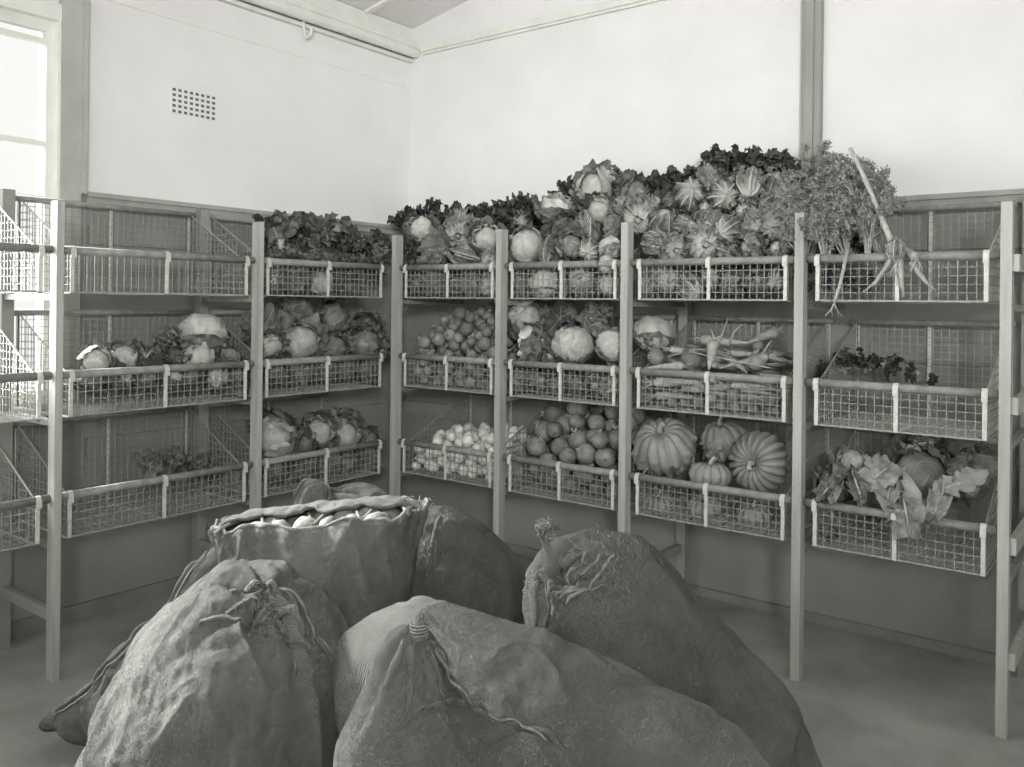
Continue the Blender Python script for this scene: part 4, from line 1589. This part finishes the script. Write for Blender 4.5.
class Sack:
    def __init__(self, label, centre, blobs, kk=.035, seed=0, material=None, lumps=.010, lump_s=.085, folds=(), wr=.007, nlat=230, nlon=300, name='sack', flat=True):
        c0 = np.array(centre, float)
        self.c0 = c0
        B = [(np.array(c, float), np.array(r, float), rotm(a)) for c, r, a in blobs]
        self.B, self.kk = B, kk
        self.seed, self.lumps, self.lump_s, self.wr, self.folds = seed, lumps, lump_s, wr, folds
        D = ico_dirs(nlat, nlon)
        P = self.surf(D)
        m = MB()
        o = Vector((c0[0], c0[1], 0))
        tg, fg = np.meshgrid(np.linspace(0, 1.3, nlat), np.linspace(0, 1.9, nlon), indexing='ij')
        m.grid(P - np.array(o), np.stack([fg, tg], -1), wrap=True)
        self.root = empty(name, o)
        self.o = np.array(o)
        m.build('cloth', material or M['sack'], self.root, smooth=True, uv=True)
        tag(self.root, label, 'sack')

    def surf(self, D, off=0.0):
        D = D / np.linalg.norm(D, axis=-1)[..., None]
        t = np.zeros(D.shape[:-1])
        ts = np.linspace(0.01, 1.4, 57)
        last = np.full(t.shape, .01)
        alive = np.ones(t.shape, bool)
        for a in ts:
            f = blob_f(self.c0 + D * a, self.B, self.kk)
            last = np.where(f < 0, a, last)
        lo, hi = last, last + (ts[1] - ts[0])
        for _ in range(12):
            md = (lo + hi) / 2
            ins = blob_f(self.c0 + D * md[..., None], self.B, self.kk) < 0
            lo = np.where(ins, md, lo)
            hi = np.where(ins, hi, md)
        t = lo
        P = self.c0 + D * t[..., None]
        # lumps of the contents
        s = self.lump_s
        n = np.abs(vnoise(P / s + self.seed, self.seed + 3))
        n2 = vnoise(P / (s * 2.7) + 3 + self.seed, self.seed + 5)
        d = self.lumps * (n * 1.3 + n2 * 1.6)
        # creases of the cloth, drawn out along a direction
        w = vnoise(P / np.array((.10, .10, .26)) + 11 + self.seed, self.seed + 8)
        w2 = vnoise(P / np.array((.045, .045, .12)) + 2.5 * w[..., None] + 5, self.seed + 9)
        d = d + self.wr * ((1 - np.abs(w)) ** 3 * 1.6 + .22 * (1 - np.abs(w2)) ** 2)
        d = d + .0022 * vnoise(P / .016, 77)
        for (ctr, rad, amp, freq, axis) in self.folds:
            ctr = np.array(ctr, float)
            q = P - ctr
            g_ = np.exp(-(np.linalg.norm(q, axis=-1) / rad) ** 2)
            ax = np.array(axis, float) / np.linalg.norm(axis)
            # pleats that radiate from ctr round `axis`
            ref = np.cross(ax, (0.3, .9, .1)); ref /= np.linalg.norm(ref)
            r2 = np.cross(ax, ref)
            an = np.arctan2(q @ r2, q @ ref)
            d = d + amp * g_ * (np.abs(np.sin(an * freq + 1.5 * w)) ** .7 - .5)
        self.last = t
        P = P + D * (d + off)[..., None]
        P[..., 2] = np.maximum(P[..., 2], .002 + .0 * P[..., 2])
        return P

    def pix(self, L):
        """where sight lines from the eye first meet the sack"""
        out = []
        for px, py in L:
            a = np.array(ray(px, py)); hit = None
            for t in np.arange(.8, 3.6, .006):
                q = np.array((0, 0, EYE)) + a * t
                if blob_f(q[None], self.B, self.kk)[0] < .012:
                    hit = q
                    break
            if hit is None:
                best = 9
                for t in np.arange(.8, 3.6, .01):
                    q = np.array((0, 0, EYE)) + a * t
                    f = blob_f(q[None], self.B, self.kk)[0]
                    if f < best:
                        best, hit = f, q
            out.append(hit)
        return out

    def pleat(self, L, r0=.009, r1=.003, material=None, name='pleat', off=-.003, wob=.004):
        C = self.along(self.pix(L), off, 40)
        C = C + wob * np.stack([vnoise(C * 35, 1), vnoise(C * 35, 2), vnoise(C * 35, 3)], -1)
        t = np.linspace(0, 1, len(C))
        rr = np.interp(t, [0, .15, .6, 1], [r0 * .7, r0, r0 * .8, r1]) * (1 + .25 * vnoise(C * 50, 4))
        return MB().tube(C, rr, 8, uv=True).build(name, material or M['sack2'], self.root, smooth=True, uv=True)

    def along(self, pts, off=.004, n=40):
        """points projected on the surface, in the sack's own frame"""
        P = np.array([tuple(p) for p in pts], float)
        t = np.linspace(0, 1, len(P)); tt = np.linspace(0, 1, n)
        C = np.stack([np.interp(tt, t, P[:, i]) for i in range(3)], -1)
        for _ in range(2):
            C[1:-1] = (C[:-2] + 2 * C[1:-1] + C[2:]) / 4
        return self.surf(C - self.c0, off) - self.o

    def local(self, p):
        return np.array(tuple(p)) - self.o

    def seam(self, pts, name='seam', r=.006, n=60, wob=.004, off=.003, material=None):
        C = self.along(pts, off, n)
        C = C + wob * np.stack([vnoise(C * 45, 1), vnoise(C * 45, 2), vnoise(C * 45, 3)], -1)
        rr = r * (1 + .3 * vnoise(C * 60, 4))
        return MB().tube(C, rr, 7).build(name, material or M['cord'], self.root, smooth=True)

    def fuzz(self, ctr, rad, n, ln=.02, name='frayed_threads', bias=(0, 0, .5), r=.0011):
        rnd = random.Random(self.seed + n)
        m = MB()
        for _ in range(n):
            p = np.array(tuple(ctr)) + np.array([rnd.gauss(0, 1) for _ in range(3)]) * rad
            q = self.surf((p - self.c0)[None, :], 0)[0]
            d = (q - self.c0) / np.linalg.norm(q - self.c0) + np.array(bias) + np.array([rnd.gauss(0, .6) for _ in range(3)])
            d /= np.linalg.norm(d)
            a = q - self.o
            L = ln * rnd.uniform(.4, 1.5)
            m.tube([a - d * .003, a + d * L * .5, a + d * L + np.array([rnd.gauss(0, .3) for _ in range(3)]) * L], [r, r * .8, r * .4], 4)
        return m.build(name, M['cord'], self.root)


D = atD
UP = (0, 0, 1)
F3 = np.array((FW[0], FW[1], 0)); R3 = np.array((RT[0], RT[1], 0))


def ax(r, f, u):
    return tuple(R3 * r + F3 * f + np.array((0, 0, 1.)) * u)


# 1 big sack in the left foreground
s = Sack('bulging jute sack in the left foreground, brightly lit down its left side', D(212, 760, 2.05),
         [(D(228, 742, 2.05), (.27, .27, .36), UP), (D(222, 880, 2.05), (.32, .30, .40), UP), (D(240, 622, 2.08), (.115, .13, .12), UP), (D(292, 668, 2.06), (.13, .12, .13), UP),
          (D(172, 820, 2.05), (.19, .20, .28), ax(.5, 0, 1))], .045, 3, lumps=.012,
         folds=[(D(262, 612, 2.0), .20, .035, 3, ax(.3, -.6, 1))], wr=.012)
for L in ([(232, 592), (262, 584), (288, 600), (306, 622), (328, 650), (338, 668)], [(256, 622), (270, 606), (290, 618), (300, 640)], [(226, 612), (252, 604), (276, 624), (300, 652), (314, 664)],
          [(200, 624), (228, 618), (252, 626), (268, 640)], [(262, 622), (282, 612), (302, 628), (318, 652)]):
    s.pleat(L, .013, .006, M['sack'])
s.pleat([(262, 584), (290, 598), (310, 618), (330, 650)], .005, .004, M['cord'], 'tie_cord', .006)
s.fuzz(D(308, 668, 1.9), .02, 50, .02)
s.fuzz(D(262, 622, 1.9), .05, 40, .015)

# 2 open sack with potatoes
def mouth_sack():
    ctr = D(318, 640, 2.62)
    root = empty('sack', (ctr[0], ctr[1], 0))
    o = np.array((ctr[0], ctr[1], 0))
    nz, na = 120, 260
    a = np.linspace(.5 * PI, 2.5 * PI, na, endpoint=False)
    v = np.linspace(0, 1, nz)
    V, A = np.meshgrid(v, a, indexing='ij')
    top = EYE + ray(318, 523)[2] * 2.62           # height of the mouth
    ca, sa = np.cos(A), np.sin(A)
    # superellipse section, wide across the view; slimmer at the mouth
    wx = np.interp(V, [0, .08, .35, .7, .9, 1], [.20, .25, .265, .268, .30, .332])
    wy = np.interp(V, [0, .08, .35, .7, .88, 1], [.16, .25, .27, .24, .17, .125])
    e = .72
    X = np.sign(ca) * np.abs(ca) ** e * wx
    Y = np.sign(sa) * np.abs(sa) ** e * wy
    Z = V * top
    # rim: gathered scallops at the front, raised at the ends
    rim = .007 * np.sin(A * 9 + .6) + .005 * np.sin(A * 17)
    Z = Z + V ** 6 * (rim + .035 * ca * 1.0 + .012)
    P = X[..., None] * R3 + Y[..., None] * F3
    P[..., 2] = Z
    nrm = (ca / wx)[..., None] * R3 + (sa / wy)[..., None] * F3
    nrm /= np.linalg.norm(nrm, axis=-1)[..., None]
    d = .012 * vnoise(P / .11, 5) + .010 * (1 - np.abs(vnoise(P / np.array((.06, .06, .25)) + 4, 6))) ** 3 + .0025 * vnoise(P / .018, 8)
    # gathers just under the mouth
    d = d + .005 * np.sin(A * 23 + 2 * np.sin(A * 3)) * np.exp(-((V - .97) / .04) ** 2)
    P = P + nrm * d[..., None]
    # rolled hem turning inward
    rows = [P]
    hem = P[-1]
    inw = -nrm[-1]
    for dx, dz in ((.008, .010), (.020, .010), (.028, .0), (.032, -.02), (.045, -.06), (.09, -.09)):
        q = hem + inw * dx
        q[:, 2] += dz
        rows.append(q[None])
    P2 = np.concatenate(rows, 0)
    tg, fg = np.meshgrid(np.linspace(0, 1.0, P2.shape[0]), np.linspace(0, 1.9, P2.shape[1]), indexing='ij')
    MB().grid(P2, np.stack([fg, tg], -1), wrap=True).build('cloth', M['sack2'], root, smooth=True, uv=True)
    tag(root, 'upright open sack with its laced mouth showing potatoes, back left of the heap', 'sack')
    # hem cord and lacing across the mouth
    C = hem + np.array((0, 0, .012)) + inw * .012
    C = C + .003 * np.stack([vnoise(C * 50, 1), vnoise(C * 50, 2), vnoise(C * 50, 3)], -1)
    MB().tube(np.concatenate([C, C[:1]]), .0055, 7, cap=False).build('hem_cord', M['cord'], root, smooth=True)
    m = MB()
    L = []
    for i, fx in enumerate(np.linspace(-.86, .86, 9)):
        side = -1 if i % 2 == 0 else 1
        q = R3 * fx * .33 + F3 * side * .095
        q = q + np.array((0, 0, top + .022 + .035 * fx))
        L.append(q)
    L = np.array(L)
    t = np.linspace(0, 8, 80)
    C = np.stack([np.interp(t, range(9), L[:, i]) for i in range(3)], -1)
    C[:, 2] += .010 * np.sin(t * PI) ** 2 + .004 * np.sin(t * 9)
    m.tube(C, .0055, 6)
    m.build('lacing_cord', M['cord'], root, smooth=True)
    # rear lip of the cloth folded forward over the contents
    nu_, nv_ = 90, 14
    U_, V_ = np.meshgrid(np.linspace(-1, 1, nu_), np.linspace(0, 1, nv_), indexing='xy')
    front = -.012 - .040 * np.abs(np.sin((U_ + .05) * PI * 2.1)) ** .8
    yy = .122 + (front - .122) * V_
    yy = yy * (1 - .55 * np.abs(U_) ** 4)
    Q = (U_ * .318)[..., None] * R3 + yy[..., None] * F3
    Q[..., 2] = top + .018 + .035 * U_ + .042 * np.sin(PI * np.clip(V_ * .72, 0, 1)) * (1 - U_ ** 6) + .006 * vnoise(Q / .05, 31) + .004 * vnoise(Q / .02, 32)
    th_ = np.concatenate([Q, Q[::-1] - np.array((0, 0, .008))])
    MB().grid(th_, np.stack([np.broadcast_to(np.linspace(0, .7, th_.shape[1]), th_.shape[:2]), np.broadcast_to(np.linspace(0, .3, th_.shape[0])[:, None], th_.shape[:2])], -1)).build('folded_lip', M['sack'], root, smooth=True, uv=True)
    # torn right-hand corner
    m = MB()
    rnd = random.Random(4)
    for _ in range(70):
        aa = rnd.uniform(-.8, .8) if rnd.random() < .6 else rnd.uniform(0, 6.28)
        i = int(((aa - .5 * PI) % (2 * PI)) / (2 * PI) * na) % na
        q = hem[i] + np.array((0, 0, .015))
        dd = np.array((rnd.gauss(0, .6), rnd.gauss(0, .6), rnd.uniform(-.4, 1)))
        L_ = rnd.uniform(.008, .028)
        m.tube([q, q + dd * L_ * .5, q + dd * L_ + np.array((0, 0, -.3)) * L_], [.0012, .001, .0005], 4)
    m.build('frayed_threads', M['cord'], root)
    # bottom
    MB().grid(np.stack([P[0] * np.array((1, 1, 0)) + (0, 0, .004), P[0] * .02]), None, wrap=True).build('sack_base', M['sack2'], root)
    # potatoes
    rnd = random.Random(8)
    k_ = 0
    PT = []
    for sd in (71, 72, 73):
        mm = MB()
        sph(mm, .05, 18, 12, .8, .10, 1.5, sd)
        PT.append([('body', mm.data('body', M['potato']))])
    for row_, fy in enumerate((-.070, .01)):
        for fx in np.linspace(-.17, .19, 6):
            k_ += 1
            q = o + R3 * (fx + row_ * .03) + F3 * fy + np.array((0, 0, top - .006 + .035 * fx / .33 + rnd.uniform(-.006, .006)))
            sc = rnd.uniform(.82, 1.0)
            p_ = link('potato', PT[k_ % 3][0][1], None, q)
            p_.scale = (sc, sc, sc)
            p_.rotation_euler = (rnd.uniform(0, 6), rnd.uniform(-.4, .4), rnd.uniform(0, 6))
            tag(p_, 'potato showing in the laced mouth of the open sack', 'potato', 'potatoes in the open sack')
    return root


mouth_sack()

# 3 sack slumped along the left flank
s = Sack('long slack sack leaning down the left flank to a pointed corner on the floor', D(170, 690, 2.75),
         [(D(192, 656, 2.70), (.15, .16, .24), ax(.68, 0, .73)), (D(153, 685, 2.74), (.13, .16, .20), ax(.68, 0, .73)), (D(219, 588, 2.66), (.085, .12, .15), ax(.6, 0, .8)), (D(108, 706, 2.80), (.08, .12, .15), ax(.8, 0, .6)), (D(66, 714, 2.84), (.028, .05, .09), ax(.8, 0, .5)), (D(170, 750, 2.8), (.20, .2, .2), UP)],
         .03, 9, M['sack2'], lumps=.008, wr=.010)
s.pleat([(208, 552), (180, 584), (150, 618), (118, 656), (84, 690), (52, 718)], .012, .008, M['sack2'], 'seam', .002, .006)
s.pleat([(206, 556), (180, 590), (150, 625), (118, 662), (84, 696), (54, 720)], .004, .003, M['cord'], 'seam_stitching', .006)
s.fuzz(D(196, 560, 2.6), .03, 30, .018)

# 4 rear left sack, only its folded top shows
s = Sack('sack at the very back of the heap, only its peaked folded top visible', D(345, 560, 2.98),
         [(D(345, 650, 2.98), (.26, .22, .40), UP), (D(322, 513, 2.98), (.10, .08, .05), UP), (D(362, 506, 2.98), (.10, .09, .06), UP), (D(314, 499, 2.96), (.05, .04, .042), UP)],
         .022, 12, M['sack'], folds=[(D(330, 490, 2.95), .2, .03, 5, UP)], lumps=.006)
s.pleat([(288, 502), (300, 490), (314, 482), (328, 488), (336, 500)], .009, .007, M['sack'], 'folded_edge', .0)
s.fuzz(D(315, 482, 2.92), .02, 40, .016)

# 5 rear centre sack
s = Sack('dark rounded sack behind the open one, at the centre rear', D(458, 620, 2.95),
         [(D(440, 640, 2.95), (.22, .24, .36), UP), (D(445, 580, 2.93), (.20, .2, .20), ax(-.4, 0, 1)), (D(500, 640, 2.9), (.13, .2, .28), ax(-.4, 0, 1)), (D(420, 540, 2.9), (.10, .1, .08), UP)],
         .04, 15, M['sack2'], lumps=.008)
s.pleat([(440, 518), (434, 540), (430, 560), (428, 580)], .008, .005, M['sack2'], 'seam', .0)
s.fuzz(D(424, 545, 2.7), .03, 40, .02)

# 6 sack lying across the middle of the foreground
s = Sack('smooth speckled sack lying across the centre of the foreground', D(540, 790, 1.95),
         [(D(430, 702, 2.02), (.19, .2, .16), ax(-1, 0, .3)), (D(520, 745, 1.98), (.25, .24, .24), UP), (D(620, 800, 1.92), (.24, .24, .24), UP), (D(694, 850, 1.88), (.20, .22, .24), UP),
          (D(398, 674, 2.04), (.11, .15, .12), UP), (D(540, 950, 1.95), (.40, .28, .36), UP)],
         .05, 21, M['sack'], lumps=.010, wr=.008)
s.fuzz(D(345, 650, 2.0), .02, 14, .014)
s.fuzz(D(600, 700, 1.8), .12, 22, .010)

# 7 right-hand sack with a tied ear
s = Sack('tall sack on the right with a knotted ear and gathered neck', D(640, 680, 2.35),
         [(D(612, 652, 2.36), (.172, .20, .26), UP), (D(585, 584, 2.34), (.10, .14, .105), UP), (D(618, 593, 2.34), (.12, .14, .125), UP), (D(660, 680, 2.35), (.20, .22, .28), ax(-.5, 0, 1)), (D(722, 745, 2.32), (.215, .23, .27), ax(-.5, 0, 1)),
          (D(746, 850, 2.32), (.26, .25, .30), UP), (D(557, 604, 2.3), (.055, .08, .14), UP)],
         .035, 27, M['sack2'], folds=[(D(553, 572, 2.2), .17, .030, 5, ax(.6, -.6, .5))], lumps=.006)
P_ = [D(553, 572, 2.20), D(550, 556, 2.19), D(546, 545, 2.19), D(543, 536, 2.19), D(540, 529, 2.18), D(551, 524, 2.18), D(560, 528, 2.18)]
c_ = np.array([s.local(p) for p in P_])
MB().tube(c_, [.022, .014, .010, .012, .017, .014, .006], 10, uv=True).build('tied_ear', M['sack2'], s.root, smooth=True, uv=True)
for L in ([(550, 566), (562, 566), (576, 556), (596, 546), (616, 544)], [(548, 574), (562, 578), (578, 566), (602, 556), (622, 556)], [(546, 582), (558, 588), (574, 578), (596, 572), (616, 570)],
          [(545, 590), (556, 598), (572, 592), (590, 584)], [(543, 560), (538, 580), (534, 605), (530, 628)], [(548, 580), (546, 600), (540, 622), (538, 645)], [(552, 590), (556, 612), (550, 634), (548, 650)],
          [(560, 552), (575, 546), (596, 540)], [(565, 584), (584, 574), (610, 566), (630, 566)]):
    s.pleat(L, .010, .003, M['sack2'])
for L in ([(556, 600), (575, 584), (588, 570), (600, 555)], [(548, 612), (562, 590), (572, 572), (586, 552)], [(566, 604), (586, 586), (602, 572), (614, 556)], [(544, 598), (553, 582), (560, 566)]):
    s.pleat(L, .005, .004, M['cord'], 'tie_cord', .005, .006)
s.pleat([(552, 592), (566, 592), (590, 586), (606, 587)], .004, .003, M['cord'], 'tie_cord', .006)
s.fuzz(D(542, 530, 2.18), .012, 10, .02)
s.fuzz(D(598, 552, 2.15), .035, 150, .018, bias=(0, 0, .8))
s.fuzz(D(625, 540, 2.25), .05, 120, .014, bias=(0, 0, .8))
s.fuzz(D(575, 548, 2.2), .03, 80, .016, bias=(0, 0, .8))
s.fuzz(D(536, 596, 2.15), .03, 60, .02)
m = MB()
rnd = random.Random(3)
for _ in range(60):
    p = s.local(D(546, 526, 2.18)) + np.array([rnd.gauss(0, .010) for _ in range(3)])
    d = np.array([rnd.gauss(0, 1) for _ in range(3)]); d /= np.linalg.norm(d)
    m.tube([p, p + d * .012, p + d * .022 + np.array((0, 0, -.006))], [.0012, .001, .0005], 4)
m.build('ear_tuft', M['cord'], s.root)

# 8 front centre sack with an ear and diagonal seam
s = Sack('front centre sack rising to a small tied point with a diagonal seam', D(430, 860, 1.58),
         [(D(432, 872, 1.58), (.20, .19, .23), UP), (D(412, 760, 1.57), (.105, .13, .12), UP), (D(410, 705, 1.57), (.055, .07, .09), ax(-.1, 0, 1)), (D(414, 664, 1.57), (.022, .03, .04), UP),
          (D(498, 820, 1.56), (.14, .16, .13), UP), (D(430, 1000, 1.6), (.24, .24, .42), UP)],
         .022, 33, M['sack'], folds=[(D(415, 650, 1.55), .16, .012, 4, UP)], lumps=.008, wr=.010)
c_ = np.array([s.local(p) for p in (D(413, 652, 1.55), D(415, 640, 1.55), D(418, 630, 1.55), D(420, 620, 1.55), D(417, 613, 1.555))])
MB().tube(c_, [.024, .015, .011, .014, .008], 10, uv=True).build('tied_ear', M['sack'], s.root, smooth=True, uv=True)
s.pleat([(428, 648), (446, 660), (470, 682), (496, 704), (522, 728), (548, 744), (574, 756)], .009, .006, M['sack'], 'seam', .001, .008)
s.pleat([(436, 655), (458, 674), (484, 698), (512, 722), (542, 744)], .0045, .003, M['cord'], 'seam_stitching', .007, .008)
for L in ([(408, 652), (396, 676), (382, 700)], [(414, 656), (410, 684), (404, 712)], [(402, 722), (440, 706), (470, 700), (500, 712)], [(424, 650), (438, 676), (446, 700)]):
    s.pleat(L, .008, .003, M['sack'])
s.fuzz(D(500, 715, 1.42), .05, 40, .010)
s.fuzz(D(418, 628, 1.55), .01, 20, .010)

# cord wound round the ear of the front sack
t_ = np.linspace(0, 2 * PI * 4, 90)
b_ = s.local(D(419, 634, 1.55))
C = np.stack([.0155 * np.cos(t_), .0155 * np.sin(t_), np.linspace(-.004, .020, 90)], -1) + b_
MB().tube(C, .0022, 5).build('ear_cord', M['cord'], s.root, smooth=True)

# loose threads and root hairs are beyond counting
for o in COL.objects:
    if o.name.split('.')[0] in ('frayed_threads', 'ear_tuft', 'root_hairs'):
        o['kind'] = 'stuff'

# ================================================================== camera, light
cam = bpy.data.cameras.new('camera')
co = bpy.data.objects.new('camera', cam)
COL.objects.link(co)
co.location = (0, 0, EYE)
co.matrix_world = Matrix.Translation((0, 0, EYE)) @ Matrix.Rotation(ANG, 4, 'Z') @ Matrix.Rotation(PI / 2, 4, 'X') @ Matrix.Rotation(ROLL, 4, 'Z')
cam.sensor_width = 36
cam.lens = FOC / 1024 * 36
cam.shift_y = -(383.5 - HOR) / 1024
cam.clip_start = .05
SC.camera = co

w = bpy.data.worlds.new('overcast sky')
SC.world = w
w.use_nodes = True
w.node_tree.nodes['Background'].inputs[0].default_value = (.97, .98, .95, 1)
w.node_tree.nodes['Background'].inputs[1].default_value = 1.05


def area(name, loc, rot, sx, sy, power, spread=PI):
    l = bpy.data.lights.new(name, 'AREA')
    l.shape = 'RECTANGLE'
    l.size, l.size_y = sx, sy
    l.energy = power
    l.spread = spread
    l.color = (1.0, 1.0, 1.0)
    o = bpy.data.objects.new(name, l)
    COL.objects.link(o)
    o.location = loc
    o.rotation_euler = rot
    return o


# daylight from the windows of the left wall (behind the left edge of the frame) and of the wall behind the camera
area('daylight_window_near', (XL + .02, (W1[0] + 1.5) / 2, 1.9), (0, -PI / 2, 0), 1.6, 1.45, 165, math.radians(95))
area('daylight_window_far', (XL + .02, (W2[0] + W2[1]) / 2, 1.9), (0, -PI / 2, 0), 1.65, 1.85, 95)
area('daylight_front_window', ((W4[0] + W4[1]) / 2, YF + .02, (W4[2] + W4[3]) / 2), (PI / 2, 0, 0), W4[1] - W4[0] - .1, W4[3] - W4[2] - .1, 35)
# added upper-wall fill light, high up behind the camera and aimed at the corner
o = area('corner_fill', (1.15, -1.15, 2.2), (0, 0, 0), .5, .5, 35, math.radians(66))
o.rotation_mode = 'QUATERNION'
o.rotation_quaternion = Vector((0, 0, -1)).rotation_difference((Vector((-3.5, 4.3, 2.4)) - o.location).normalized())
# hazy sun slanting in through the left window
l = bpy.data.lights.new('hazy_sun', 'SUN')
l.energy = 24
l.angle = math.radians(9)
l.color = (1.0, .99, .97)
o = bpy.data.objects.new('hazy_sun', l)
COL.objects.link(o)
o.rotation_mode = 'QUATERNION'
o.rotation_quaternion = Vector((0, 0, -1)).rotation_difference(Vector((2.4, .45, -1.8)).normalized())

vs = SC.view_settings
vs.view_transform = 'Standard'
vs.look = 'None'
vs.gamma = 1
vs.exposure = 0
vs.use_curve_mapping = False
try:
    SC.cycles.use_denoising = True
    SC.cycles.denoiser = 'OPENIMAGEDENOISE'
    SC.cycles.max_bounces = 8
    SC.cycles.diffuse_bounces = 5
    SC.cycles.transmission_bounces = 4
    SC.cycles.sample_clamp_indirect = 4
except Exception:
    pass
